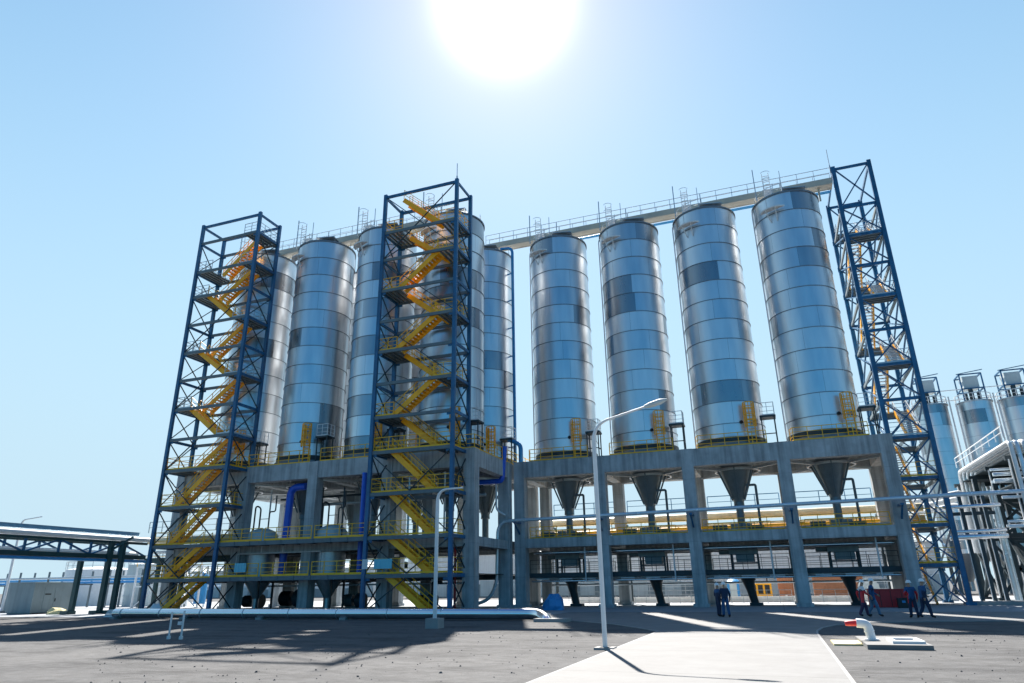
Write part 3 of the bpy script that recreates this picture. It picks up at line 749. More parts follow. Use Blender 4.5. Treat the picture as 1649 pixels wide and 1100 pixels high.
# ------------------------------------------------------------------ lamps
def lamp(x, y, h, arm, rise, lean, label, r=.075, head=True, az=0, base=(.6,.6,.3)):
    T = thing('street_lamp', (x,y,0), label, 'street lamp', 'street lamps')
    dx, dy = math.cos(az), math.sin(az)
    m = MB(); pts = path([(x,y,.02),(x,y,h),(x+dx*arm,y+dy*arm,h+rise)], .55, 10)
    n = len(pts); m.tube(pts, [r*(1.25-.65*i/(n-1)) if i else r*1.3 for i in range(n)], 12); m.cbox(x, y, .02, .3, .3, .04)
    m.build('pole', M['white'], T)
    if head:
        e = Vector((x+dx*arm,y+dy*arm,h+rise)); d = Vector((dx*arm,dy*arm,rise)).normalized()
        m = MB(); m.tube([e-d*.1, e+d*.08, e+d*.4, e+d*.62], [.05,.085,.09,.03], 10); m.build('lamp_head', M['lgrey'], T)
    m = MB(); m.cbox(x, y, -.05, base[0], base[1], base[2]+.05); m.build('footing', M['slabconc'], T)
lamp(-4.85, 20.3, 6.45, 1.75, .42, 0, 'tall white street lamp with an arm, at the left edge of the pale road', .054, True, 0, (.55,.5,.06))
lamp(-14.6, 29.0, 6.05, 1.3, .02, 0, 'slim bare white lamp post on a concrete cube in front of the thick silver pipe', .07, False, 0, (.62,.62,.42))
lamp(-67.3, 45.6, 8.3, 2.6, .2, 0, 'thin white lamp post at the far left edge beside the grey containers', .09, False, 0, (.5,.5,.2))
# ------------------------------------------------------------------ vent pipe on slab (right foreground)
m = MB(); m.box(1.95, 3.5, 21.6, 24.9, 0, .12)
T = thing('manhole_slab', (2.7,23,0), 'pale concrete slab with a square raised manhole beside the road', 'slab')
m.build('slab', M['road'], T)
m = MB(); m.box(2.62,3.4,22.0,22.12,.12,.19); m.box(2.62,3.4,23.2,23.32,.12,.19); m.box(2.62,2.74,22.12,23.2,.12,.19); m.box(3.28,3.4,22.12,23.2,.12,.19)
m.build('manhole_frame', M['white'], T)
m = MB(); m.box(2.74,3.28,22.12,23.2,.12,.14); m.build('manhole_cover', M['slabconc'], T)
m = MB(); m.box(1.2,1.95,22.7,24.2,-.02,.05); m.build('mortar_pad', M['sack'], T)
T = thing('vent_pipe', (2.25,23.3,.12), 'white gooseneck vent pipe with a red capped mouth standing on the manhole slab', 'vent pipe')
m = MB(); m.tube(path([(2.25,23.3,.12),(2.2,23.3,.55),(1.92,23.3,.57)], .2, 8), .125, 16); m.tube([(2.25,23.3,.12),(2.25,23.3,.155)], .19, 16)
m.tube([(2.225,23.3,.34),(2.22,23.3,.37)], .138, 16); m.build('pipe', M['white'], T)
m = MB(); m.tube([(1.92,23.3,.57),(1.72,23.3,.56),(1.62,23.3,.555)], [.085,.075,.06], 14); m.build('cap', M['brightred'], T)
# two marker posts on the left sand
for x, h, lb in ((-21.9,.95,'thin white marker post on the sandy plot, left of a pair'),(-21.3,1.0,'thin white marker post with a small white box, right of a pair')):
    m = MB(); m.bar((x,21.3,0), (x,21.3,h), .05); m.cbox(x, 21.3, 0, .1, .1, .12)
    if x > -21.5: m.cbox(x-.12, 21.3, .5, .18, .1, .12)
    solo(m, 'marker_post', M['white'], (x,21.3,0), lb, 'post', 'marker posts')
# ------------------------------------------------------------------ small yard things
T = thing('red_cabinet', (7.2,54.6,0), 'dark red metal cabinet on the ground against the rightmost front column', 'cabinet')
m = MB(); m.box(5.55, 8.2, 54.2, 55.2, .05, 1.15); m.box(5.5, 8.25, 54.15, 55.25, 1.15, 1.2); m.build('body', M['red'], T)
m = MB()
for x in (6.2,6.85,7.5): m.box(x, x+.03, 54.18, 54.2, .1, 1.1)
m.build('door_gaps', M['black'], T)
T = thing('control_box', (7.35,53.2,0), 'small black control box with a green screen in front of the red cabinet', 'control box')
m = MB(); m.box(7.05, 7.65, 52.95, 53.4, 0.03, .62); m.box(7.02,7.68,52.92,53.43,.62,.66); m.build('body', M['black'], T)
m = MB(); m.box(7.3, 7.5, 52.935, 52.95, .36, .5); m.build('screen', M['lblue'], T)
def heap(x, y, r, h, seed):
    rnd = random.Random(seed); m = MB(); n = 11; vs = []; fs = []
    for k, (rr, zz) in enumerate(((1,.03),(.97,.25),(.8,.6),(.45,.88))):
        for i in range(n):
            a = 2*PI*i/n; q = rr*r*(1+rnd.uniform(-.16,.16)); vs.append((x+q*math.cos(a), y+q*.8*math.sin(a), max(.03, h*zz*(1+rnd.uniform(-.18,.18))) if k else .03))
    vs.append((x+.1*r,y,h))
    for k in range(3):
        for i in range(n): fs.append((k*n+i, k*n+(i+1) % n, (k+1)*n+(i+1) % n, (k+1)*n+i))
    for i in range(n): fs.append((3*n+i, 3*n+(i+1) % n, 4*n))
    return m.add(vs, fs)
solo(heap(-15.8,50.6,.85,1.15,3), 'tarpaulin_heap', M['lblue'], (-15.8,50.6,.03), 'light blue tarpaulin heap on the ground at the left end of the right frame', 'tarpaulin')
solo(heap(-46.2,43.2,.6,.8,5), 'tarpaulin_heap', M['hall'], (-46.2,43.2,.03), 'pale covered heap at the foot of the left-hand stair tower', 'tarpaulin')
# sheets hung on the lower walkway rail
for x0, x1_, mt, lb in ((-40.9,-39.8,'cyan','light blue sheet hung on the lower walkway rail, near the left-hand tower'),
                        (-29.0,-28.55,'hall','white sheet hung on the lower walkway rail, beside a light blue one'),
                        (-28.0,-26.5,'cyan','light blue sheet hung on the rail at the foot of the middle tower')):
    m = MB(); n = 8
    for i in range(n):
        a, b = x0+(x1_-x0)*i/n, x0+(x1_-x0)*(i+1)/n; m.box(a, b, 45.4+.02*(i % 2), 45.44+.02*(i % 2), 3.05, 3.74)
    solo(m, 'sheet', M[mt], ((x0+x1_)/2,45.45,3.05), lb, 'sheet', 'sheets hung on the lower walkway')
# ------------------------------------------------------------------ left: pipe bridge and what stands behind it
T = thing('pipe_bridge', (-54,43,0), 'dark green steel truss pipe bridge on legs at the left, carrying white and blue pipes', 'pipe bridge')
ya, yb = 20.0, 47.5; xa, xb = -55.3, -53.0
for x in (xa, xb):
    m = MB(); m.bar((x,ya,4.55), (x,yb,4.55), .22, .34); m.build('bottom_chord', M['green'], T)
    m = MB(); m.bar((x,ya,5.72), (x,yb,5.72), .18, .2); m.build('top_chord', M['green'], T)
    n = 10
    for i in range(n):
        y0_, y1_ = ya+(yb-ya)*i/n, ya+(yb-ya)*(i+1)/n
        m = MB(); m.bar((x,y0_,4.6), (x,y0_,5.68), .15)
        if i % 2: m.bar((x,y0_,5.68), (x,y1_,4.65), .13)
        else: m.bar((x,y0_,4.65), (x,y1_,5.68), .13)
        m.build('lattice_bay', M['blue'], T)
m = MB()
for i in range(12): m.bar((xa,ya+1+2.3*i,4.42), (xb,ya+1+2.3*i,4.42), .14)
m.build('cross_beams', M['green'], T)
m = MB(); m.box(xb-.18, xb+.02, ya, yb-1, 6.36, 6.62); m.box(xb-.24, xb+.08, ya, yb-1, 6.62, 6.65); m.build('cable_tray', M['tray'], T)
for x, z, r, mt in ((xb+.2,6.05,.19,'white'),(xb-.6,6.05,.17,'pipe'),(-54.4,6.08,.2,'pipe'),(xb+.1,4.22,.12,'lblue'),(-54.0,4.85,.2,'white')):
    m = MB(); m.tube([(x,ya,z),(x,yb,z)], r, 12); m.build('pipe', M[mt], T)
for x, y, z in ((-54.7,42.7,4.4),(-52.75,43.7,5.8),(-51.95,44.2,5.8),(-55.3,27.5,4.4),(-53.0,27.5,4.4)):
    m = MB(); m.bar((x,y,0), (x,y,z), .42, .3); m.bar((x-.15,y-.15,0), (x-.15,y-.15,.3), .8); m.build('leg', M['green'], T)
m = MB(); m.bar((-52.75,43.7,5.0), (-51.2,44.4,6.1), .16); m.build('knee_brace', M['green'], T)
T = thing('pipe_rack', (-48,50,0), 'pipe rack with cream pipes running behind the left-hand stair tower', 'pipe rack')
for z, y, r, mt in ((6.1,49.2,.3,'cream'),(6.15,49.9,.25,'pipe'),(5.1,49.4,.14,'white'),(5.5,50.2,.1,'white')):
    m = MB(); m.tube([(-54.6,y,z),(-44,y,z)], r, 14); m.build('pipe', M[mt], T)
m = MB(); m.bar((-54.6,49.0,4.35), (-44,49.0,4.35), .24, .45); m.bar((-54.6,50.3,4.35), (-44,50.3,4.35), .24, .45); m.build('beam', M['green'], T)
for x in (-54.2,-51.2):
    m = MB(); m.bar((x,49.0,0), (x,49.0,4.2), .3); m.bar((x,50.3,0), (x,50.3,4.2), .3); m.build('post', M['green'], T)
m = MB(); rail(m, [(-56.5,50.6,7.0),(-45,50.6,7.0)], 1.0, 1.6, .06, 0, 1); m.build('guard_rail', M['galv'], T)
def cabin(x0, x1, y0, y1, h, label, mt, mt2):
    T = thing('equipment_container', ((x0+x1)/2,(y0+y1)/2,0), label, 'container', 'grey containers at the left edge')
    m = MB(); m.box(x0, x1, y0, y1, .12, h); m.box(x0-.04, x1+.04, y0-.04, y1+.04, h, h+.08)
    for i in range(3): m.box(x0+.1+i*.0, x1-.1, y0+.1+(y1-y0-.4)*i/2, y0+.3+(y1-y0-.4)*i/2, 0, .12)
    m.build('body', mt, T)
    m = MB(); yy = (y0+y1)/2; m.box(x1, x1+.02, yy-.9, yy-.05, .3, h-.3); m.box(x1, x1+.02, yy+.05, yy+.9, .3, h-.3); m.build('doors', mt2, T)
    m = MB(); m.box(x1+.02, x1+.05, yy-.8, yy-.3, h*.62, h*.66); m.box(x1+.02,x1+.06,yy+.12,yy+.2,h*.4,h*.5); m.build('vents', M['black'], T)
cabin(-62.4, -59.4, 42.6, 46.3, 2.5, 'grey equipment container with pale end wall at the left, right of the thin lamp post', M['grey'], M['grey'])
cabin(-69.4, -66.0, 47.0, 51.0, 2.6, 'grey-blue equipment container cut by the left edge of the view', M['grey'], M['grey'])
m = heap(-56.2,42.6,.85,.55,9)
solo(m, 'sack', M['sack'], (-56.2,42.6,0), 'pale yellow sack lying on the ground between the container and the bridge leg', 'sack')
def tank(x, y, r, h, label, mt='white', dome=.35):
    T = thing('storage_tank', (x,y,0), label, 'storage tank', 'storage tanks behind the plant')
    m = MB(); m.lathe([(r,0),(r,h)], (x,y), 40)
    for i in range(1,4): m.lathe([(r+.01,h*i/4-.05),(r+.06,h*i/4-.05),(r+.06,h*i/4+.05),(r+.01,h*i/4+.05)], (x,y), 40)
    m.build('shell', M[mt], T)
    m = MB(); m.lathe([(r,h),(r*.6,h+dome*.7*r*.3),(.01,h+dome*r*.3)], (x,y), 40, False); m.build('roof', M[mt], T)
    m = MB(); rail(m, [(x+r*math.cos(t),y+r*math.sin(t),h) for t in [PI+i*PI/10 for i in range(11)]], 1.0, 1.5, .06, 0, 1); m.build('guard_rail', M['galv'], T)
tank(-88, 72, 4.2, 4.6, 'wide pale storage tank far left behind the pipe bridge')
tank(-74.5, 68, 2.6, 4.9, 'pale storage tank behind the pipe bridge legs', 'lgrey')
tank(-66.5, 64, 2.0, 5.1, 'narrow white storage tank just left of the left-hand stair tower')
T = thing('pipe_rack', (-95,62,0), 'low distant rack of blue and silver pipes behind the grey containers', 'pipe rack')
for z, y, mt in ((3.1,61.5,'lblue'),(2.8,62,'lblue'),(3.4,62.6,'pipe'),(3.35,61.0,'galv')):
    m = MB(); m.tube([(-130,y,z),(-62,y,z)], .13, 10); m.build('pipe', M[mt], T)
for i in range(14):
    x = -128+5*i; m = MB(); m.bar((x,61,0), (x,61,4.1), .16); m.bar((x,62.8,0), (x,62.8,4.1), .16); m.bar((x,60.8,2.6), (x,63,2.6), .16); m.build('portal', M['landing'], T)
T = thing('process_skid', (-61,60,0), 'white and blue process skid with frame between the bridge legs and the left-hand tower', 'process skid')
m = MB()
for x in (-65.5,-62.5,-59.5,-56.5):
    for y in (58,62): m.bar((x,y,0), (x,y,4.2), .16)
for z in (2.2,4.2):
    for y in (58,62): m.bar((-65.5,y,z), (-56.5,y,z), .14)
m.bar((-65.5,58,0),(-62.5,58,2.1),.1); m.bar((-59.5,58,2.1),(-56.5,58,0),.1)
m.build('frame', M['white'], T)
for x, r, mt in ((-64,.7,'lgrey'),(-60.8,.5,'white'),(-58.2,.6,'lblue')):
    m = MB(); m.lathe([(r,.4),(r,3.2),(r*.6,3.6),(.01,3.7)], (x,60), 20, False); m.build('drum', M[mt], T)
m = MB(); rail(m, [(-65.5,57.9,4.25),(-56.5,57.9,4.25)], 1.0, 1.4, .05, 0, 1); m.build('guard_rail', M['rail'], T)
# ------------------------------------------------------------------ background behind the frames
def hall(x0, x1, y, d, h, label, ribs=26):
    T = thing('warehouse', ((x0+x1)/2,y,0), label, 'warehouse', 'pale halls behind the plant')
    m = MB(); m.box(x0, x1, y, y+d, 0, h)
    for i in range(5): m.box(x0, x1, y-.06, y, h*(.42+.11*i), h*(.42+.11*i)+.12)
    m.build('wall', M['hall'], T)
    m = MB(); m.add([(x0-.4,y-.5,h),(x1+.4,y-.5,h),(x1+.4,y+d/2,h+1.4),(x0-.4,y+d/2,h+1.4),(x0-.4,y+d+.5,h),(x1+.4,y+d+.5,h)], [(0,1,2,3),(3,2,5,4)]); m.build('roof', M['grey'], T)
    m = MB(); m.box(x0, x1, y-.08, y-.0, 0.0, h*.3); m.build('plinth', M['grey'], T)
    for i in range(ribs):
        x = x0+(x1-x0)*(i+.5)/ribs
        if i % 3 == 1:
            m = MB(); m.box(x-1.2, x+1.2, y-.12, y-.06, .2, h*.38); m.build('door', M['lgrey'], T)
hall(-62, -24, 112, 20, 7.0, 'long pale ribbed hall far behind the left concrete frame')
hall(-22, 20, 106, 22, 6.6, 'long pale ribbed hall far behind the right concrete frame')
hall(-150, -80, 130, 25, 6.0, 'long low pale hall far off at the left horizon')
def box_container(x0, x1, y0, y1, h, label, mt):
    T = thing('shipping_container', ((x0+x1)/2,(y0+y1)/2,0), label, 'shipping container', 'orange containers behind the right frame')
    m = MB(); m.box(x0, x1, y0, y1, .15, h)
    n = int((x1-x0)/.28)
    for i in range(n): m.box(x0+.06+i*(x1-x0-.1)/n, x0+.2+i*(x1-x0-.1)/n, y0-.05, y0, .3, h-.15)
    m.build('body', mt, T)
    m = MB()
    for x in (x0, x1): m.box(x-.08, x+.08, y0-.08, y0+.1, .03, h+.03)
    m.box(x0+.08, x1-.08, y0-.09, y0, h-.13, h+.03); m.box(x0+.08, x1-.08, y0-.09, y0, .1, .28); m.build('frame', M['orange'], T)
box_container(3.4, 8.2, 84, 86.5, 2.6, 'orange shipping container behind the rightmost bay of the right frame', M['orange'])
box_container(-.2, 1.4, 84.5, 87, 2.55, 'narrow end of an orange shipping container behind the fourth front column', M['orange'])
T = thing('generator', (-2.2,82,0), 'yellow generator set standing behind the third bay of the right frame', 'generator')
m = MB(); m.box(-3.3, -.9, 81.3, 82.6, .35, 1.75); m.box(-3.35,-.85,81.25,82.65,1.75,1.82); m.build('body', M['yellow'], T)
for x in (-3.0,-2.3,-1.6): m = MB(); m.box(x, x+.5, 81.27, 81.3, .6, 1.5); m.build('grille', M['black'], T)
m = MB(); m.tube([(-1.3,82,1.8),(-1.3,82,2.2)], .07, 8); m.build('exhaust', M['black'], T)
for x in (-2.9,-1.3): m = MB(); m.tube([(x,81.35,.35),(x,82.55,.35)], .33, 14); m.build('wheel', M['black'], T)
T = thing('portable_toilet', (-4.6,78,0), 'turquoise plastic cabin behind the third bay of the right frame', 'cabin')
m = MB(); m.box(-5.2, -4.0, 77.4, 78.6, .1, 1.9); m.lathe([(.85,1.9),(.6,2.1),(.01,2.15)], (-4.6,78), 4, True, PI/4, PI/4+2*PI); m.build('body', M['lblue'], T)
m = MB(); m.box(-4.95, -4.25, 77.37, 77.4, .2, 1.8); m.build('door', M['lgrey'], T)
m = MB(); m.box(-20, 14, 70.2, 70.4, 0, .55)
for i in range(12): m.box(-20+i*2.9, -19.8+i*2.9, 70.1, 70.2, 0, .62)
solo(m, 'low_wall', M['hall'], (-3,70.3,0), 'low pale concrete wall on the ground behind the right frame', 'wall')
T = thing('cable_reel', (8.6,83,0), 'grey cable drum beside the orange container', 'cable drum')
m = MB(); m.tube([(8.6,82.5,1.0),(8.6,82.62,1.0)], 1.0, 24); m.tube([(8.6,83.4,1.0),(8.6,83.52,1.0)], 1.0, 24); m.build('flange', M['lgrey'], T)
m = MB(); m.tube([(8.6,82.62,1.0),(8.6,83.4,1.0)], .55, 20); m.build('core', M['grey'], T)
m = MB()
for i in range(22): m.bar((-20+i*1.6,98,0), (-20+i*1.6,98,2.2), .07)
for z in (.4,.9,1.4,1.9,2.2): m.bar((-20,98,z), (13.6,98,z), .05)
solo(m, 'fence', M['galv'], (-3,98,0), 'light metal fence in front of the pale hall behind the right frame', 'fence')
# ------------------------------------------------------------------ right: background silos and pipe trestle
def far_silo(x, y, label):
    T = thing('silo', (x,y,0), label, 'silo', 'background silos with head houses')
    r, zt = 2.15, 25.3
    m = MB(); m.lathe([(r,5),(r,zt)], (x,y), 48); m.build('shell', M['silo'], T)
    m = MB(); m.lathe([(r,5),(.4,1.5),(.4,.3)], (x,y), 24); m.build('hopper', M['galv'], T)
    for a in range(4):
        t = PI/4+a*PI/2; m = MB(); m.bar((x+r*1.05*math.cos(t),y+r*1.05*math.sin(t),0), (x+r*1.05*math.cos(t),y+r*1.05*math.sin(t),7), .4); m.build('leg', M['landing'], T)
    m = MB(); m.lathe([(r+.02,zt-.05),(r+.15,zt-.05),(r+.15,zt+.08),(.02,zt+.3)], (x,y), 40); m.build('roof', M['galv'], T)
    m = MB(); s = 1.35
    for u in (-s,s):
        for v in (-s,s): m.bar((x+u,y+v,zt), (x+u,y+v,zt+4), .16)
    for z in (zt+1.9, zt+4):
        for u in (-s,s): m.bar((x+u,y-s,z),(x+u,y+s,z),.16); m.bar((x-s,y+u,z),(x+s,y+u,z),.16)
    m.bar((x-s-.3,y-s,zt+4.1),(x+s+.3,y-s,zt+4.5),.1)
    m.build('head_frame', M['blue'], T)
    m = MB(); m.box(x-.95, x+.95, y-.95, y+.95, zt+2.0, zt+3.8); m.build('filter_house', M['lgrey'], T)
    m = MB(); m.tube([(x-.3,y-1.1,zt+.3),(x-.3,y-1.1,zt+1.8)], .3, 10); m.tube([(x+.6,y-1.1,zt+.3),(x+.6,y-1.1,zt+1.4)], .25, 10); m.box(x-1.2,x-.8,y-1.2,y-.5,zt+.3,zt+1.3); m.build('blowers', M['dark'], T)
    m = MB(); rail(m, [(x+(r+.05)*math.cos(t),y+(r+.05)*math.sin(t),zt+.1) for t in [PI*.9+i*PI*1.2/9 for i in range(10)]], 1.0, 1.4, .07, 0, 1); m.build('guard_rail', M['white'], T)
    m = MB(); m.tube(path([(x+r+.3,y-.4,zt+1.2),(x+r+.3,y-.4,4)], .1), .1, 8); m.tube([(x-r-.2,y-.6,zt),(x-r-.2,y-.6,5)], .12, 8); m.build('downpipes', M['white'], T)
far_silo(23.7, 110, 'background silo with a framed head house, partly behind the right stair tower')
far_silo(29.2, 110, 'background silo with a framed head house, middle of three at the right edge')
far_silo(34.3, 110, 'background silo with a framed head house, cut by the right edge of the view')
m = MB(); m.tube([(23.7,110,27.5),(40,110,27.5)], .07, 6); m.tube([(23.7,110,26.0),(40,110,26.0)], .07, 6)
solo(m, 'thin_pipe', M['white'], (29,110,26), 'thin white pipes strung between the head houses of the background silos', 'pipe')
T = thing('pipe_trestle', (18,68,0), 'dark steel pipe trestle with thick X bracing at the right edge of the view', 'pipe trestle')
for y in (60.5,66,71.5,77):
    for x in (17.5,21.0,24.6):
        m = MB(); m.bar((x,y,0), (x,y,10.2), .36, .36); m.box(x-.4,x+.4,y-.4,y+.4,0,.25); m.build('post', M['dark'], T)
        m = MB(); m.bar((x-.22,y-.19,.3), (x-.22,y-.19,10.2), .09); m.build('sunlit_edge', M['white'], T)  # white strip stands in for the sunlit edge of the post
    for z in (5.0,8.2,10.3):
        m = MB(); m.bar((17.1,y,z), (25,y,z), .26, .34); m.build('beam', M['dark'], T)
    for a, b in ((17.5,21.0),(21.0,24.6)):
        m = MB()
        for z0_, z1_ in ((.2,4.9),(5.1,8.1)): m.bar((a,y,z0_),(b,y,z1_),.22); m.bar((b,y,z0_),(a,y,z1_),.22)
        m.build('cross_brace', M['dark'], T)
for x in (17.5,21.0):
    for a, b in ((60.5,66),(66,71.5),(71.5,77)):
        m = MB(); m.bar((x,a,.2),(x,b,4.9),.2); m.bar((x,b,.2),(x,a,4.9),.2); m.build('cross_brace', M['dark'], T)
m = MB(); m.box(17.4, 24.8, 60.3, 77.2, 8.4, 8.5); m.box(17.6, 24.8, 60.3, 77.2, 10.48, 10.54); m.build('tray_deck', M['dark'], T)
T = thing('pipe_bundle', (19.5,60,10.6), 'bundle of thick pale insulated pipes on top of the trestle at the right edge', 'pipe bundle')
for i in range(9):
    x = 17.45+.4*i; m = MB(); m.tube(path([(x,59.6-.1*i,6.0),(x,59.6-.1*i,11.4),(x,75.6+.25*i,11.4),(x,75.6+.25*i,4.0)], .6, 8), .155, 12); m.build('pipe', M['wpipe' if i % 2 else 'white'], T)
for i in range(3):
    m = MB(); m.tube(path([(17.0-.1*i,74+.6*i,4),(17.0-.1*i,74+.6*i,9.4-.5*i),(12.6,74+.6*i,8.6-.5*i)], .6), .24, 12); m.build('pipe', M['white'], T)
m = MB(); rail(m, [(17.3,60.2,11.8),(17.3,75.4,11.8)], .9, 2.0, .06, 0, 1); m.build('guard_rail', M['white'], T)
T = thing('pipe_rack', (14,62,0), 'rack of slim dark posts with silver pipes between the right stair tower and the trestle', 'pipe rack')
for i in range(4):
    x = 13.1+.78*i; m = MB(); m.bar((x,62,0), (x,62,8.0), .24); m.build('post', M['dark'], T)
    m = MB(); m.bar((x-.16,61.86,.2), (x-.16,61.86,8.0), .05); m.build('sunlit_edge', M['white'], T)  # thin white bar put in as the post's bright rim of sunlight
for z, r in ((4.75,.2),(5.15,.14),(7.0,.14)):
    m = MB(); m.tube([(12.6,61.7,z),(16.4,61.7,z+.05)], r, 12); m.build('pipe', M['pipe'], T)
m = MB(); m.bar((12.8,62,6.5), (16,62,6.5), .25); m.bar((12.8,62,8.0), (16,62,8.0), .25); m.build('beam', M['dark'], T)
m = MB(); m.box(12.6, 24.5, 58.6, 59.4, .03, .3)
solo(m, 'concrete_kerb', M['slabconc'], (18,59,.03), 'pale concrete plinth along the foot of the right trestle', 'plinth')
T = thing('pipe_rack', (19,63,5), 'stacked silver pipes crossing inside the dark trestle at the right edge', 'pipe rack')
for z, y, r in ((5.35,60.2,.14),(5.4,60.7,.1),(5.7,60.2,.1),(8.72,61,.18),(8.72,61.6,.12),(9.2,60.9,.14),(9.6,61.3,.1),(7.4,60.1,.12)):
    m = MB(); m.tube([(16.2,y,z),(25,y,z)], r, 10); m.build('pipe', M['wpipe'], T)
for x, y, r in ((18.4,60.1,.16),(19.0,60.1,.1),(19.5,60.1,.13),(20.2,60.15,.16),(22.4,60.1,.2),(16.3,63,.16),(16.8,64,.12)):
    m = MB(); m.tube([(x,y,.2),(x,y,8.3)], r, 10); m.build('riser', M['wpipe'], T)
# masts on top of the towers
for x, y, z, h, lb in ((x2+L0,y1,35.3,1.6,'thin lightning rod on the top corner of the middle stair tower'),
                       (x3-.2,y3+.1,36.9,2.0,'thin lightning rod on the top corner of the right-hand stair tower')):
    m = MB(); m.bar((x,y,z-.5),(x,y,z+h),.05); m.bar((x,y,z-.5),(x,y,z+.3),.1)
    solo(m, 'lightning_rod', M['galv'], (x,y,z-.5), lb, 'lightning rod')
# ------------------------------------------------------------------ people
def person(loc, rz, h, pose, cols, label, group):
    """skinned figure facing +y locally; pose gives joint offsets; cols = (jacket, trousers, sleeve)"""
    k = h/1.75
    J = {'pelvis':(0,0,.94),'waist':(0,.0,1.08),'chest':(0,.01,1.30),'neck':(0,0,1.47),'head':(0,.02,1.57),'crown':(0,.02,1.70),'nose':(0,.11,1.585)}
    Rd = {'pelvis':.165,'waist':.165,'chest':.185,'neck':.065,'head':.088,'crown':.07,'nose':.022}
    E = [('pelvis','waist'),('waist','chest'),('chest','neck'),('neck','head'),('head','crown'),('head','nose')]
    for s, sx in (('l',-1),('r',1)):
        p = pose[s]
        J['hip'+s] = (sx*.10,0,.90); J['knee'+s] = p['knee']; J['ank'+s] = p['ank']; a = p['ank']; J['toe'+s] = (a[0]+sx*.02,a[1]+.17,max(.04,a[2]-.05))
        J['sh'+s] = (sx*.19,0,1.41); J['el'+s] = p['el']; J['wr'+s] = p['wr']
        Rd.update({'hip'+s:.12,'knee'+s:.09,'ank'+s:.072,'toe'+s:.05,'sh'+s:.085,'el'+s:.064,'wr'+s:.036})
        E += [('pelvis','hip'+s),('hip'+s,'knee'+s),('knee'+s,'ank'+s),('ank'+s,'toe'+s),('chest','sh'+s),('sh'+s,'el'+s),('el'+s,'wr'+s)]
        w = Vector(p['wr']); d = (w-Vector(p['el'])).normalized(); sd = Vector((0,1,0)); sd = (sd-d*sd.dot(d)).normalized()
        J['palm'+s] = tuple(w+d*.07); Rd['palm'+s] = .036; E.append(('wr'+s,'palm'+s))
        for i, ln in enumerate((.072,.08,.075,.058)):
            b = w+d*.085+sd*(.03-.02*i); q = b+d*ln*.55; e = q+d*ln*.35+Vector((-sx,0,0))*ln*.3
            for nm, v, r in (('a',b,.011),('b',q,.0095),('c',e,.008)): J[f'f{i}{nm}{s}'] = tuple(v); Rd[f'f{i}{nm}{s}'] = r
            E += [('palm'+s,f'f{i}a{s}'),(f'f{i}a{s}',f'f{i}b{s}'),(f'f{i}b{s}',f'f{i}c{s}')]
        t0 = w+d*.03+sd*.04; t1 = t0+d*.04+sd*.025
        J['t0'+s] = tuple(t0); J['t1'+s] = tuple(t1); Rd['t0'+s] = .012; Rd['t1'+s] = .009; E += [('wr'+s,'t0'+s),('t0'+s,'t1'+s)]
    lean = pose.get('lean', 0)
    ks = list(J); idx = {n: i for i, n in enumerate(ks)}
    def lv(n):
        x, y, z = J[n]
        if z > .94 or n[:2] in ('el','wr','pa','sh','t0','t1') or n[0] == 'f': y += (z-.94)*lean
        return (x*k, y*k, z*k)
    me = bpy.data.meshes.new('person'); me.from_pydata([lv(n) for n in ks], [(idx[a], idx[b]) for a, b in E], [])
    o = bpy.data.objects.new('person', me); COL.objects.link(o)
    md = o.modifiers.new('skin', 'SKIN'); md.use_smooth_shade = True
    if not me.skin_vertices: bpy.context.view_layer.update()
    for i, n in enumerate(ks):
        sv = me.skin_vertices[0].data[i]; r = Rd[n]*k; sv.radius = (r*1.15 if n in ('pelvis','waist','chest') else r, r*.8 if n in ('pelvis','waist','chest') else r); sv.use_root = (n == 'pelvis')
    sub = o.modifiers.new('sub', 'SUBSURF'); sub.levels = 1; sub.render_levels = 1
    dg = bpy.context.evaluated_depsgraph_get(); ev = o.evaluated_get(dg)
    nm = bpy.data.meshes.new_from_object(ev); o.modifiers.clear(); old = o.data; o.data = nm; bpy.data.meshes.remove(old)
    jk, tr, sl, sh = cols
    for mt in (M['skin'], jk, tr, M['boot'], sl, sh): nm.materials.append(mt)
    wr = [Vector(lv('wr'+s)) for s in 'lr']; el = [Vector(lv('el'+s)) for s in 'lr']; pm = [Vector(lv('palm'+s)) for s in 'lr']
    for p in nm.polygons:
        c = p.center/1.0; p.use_smooth = True
        dh = min(min((c-w).length for w in pm), min((c-(w+(w-e).normalized()*.13*k)).length for w, e in zip(wr, el)))
        if c.z > 1.48*k: mi = 0
        elif c.z < .12*k: mi = 3
        elif dh < .075*k: mi = 0
        elif abs(c.x) > .15*k and .75*k < c.z < 1.25*k: mi = 4
        elif c.z < .92*k: mi = 2
        elif c.z > 1.30*k: mi = 5
        else: mi = 1
        p.material_index = mi
    o.name = 'person'; ORG[o.name] = Vector((0,0,0))
    hx, hy, hz = lv('crown'); m = MB()
    m.lathe([(.118*k,hz-.03*k),(.125*k,hz-.01*k),(.118*k,hz+.03*k),(.09*k,hz+.08*k),(.045*k,hz+.105*k),(.005,hz+.11*k)], (hx,hy), 20, False)
    m.lathe([(.115*k,hz-.03*k),(.15*k,hz-.035*k),(.15*k,hz-.02*k),(.12*k,hz-.008*k)], (hx,hy+.012), 20)
    hm = m.build('helmet', M['helmet'], o)
    o.location = loc; o.rotation_euler = (0,0,rz); o['label'] = label; o['category'] = 'person'; o['group'] = group
    return o
G_ = 'workers in white helmets'
stand = {'l':{'knee':(-.11,.02,.49),'ank':(-.12,-.02,.09),'el':(-.27,-.04,1.14),'wr':(-.25,.10,.93)},'r':{'knee':(.11,.02,.49),'ank':(.13,-.02,.09),'el':(.27,-.04,1.14),'wr':(.26,.06,.90)}}
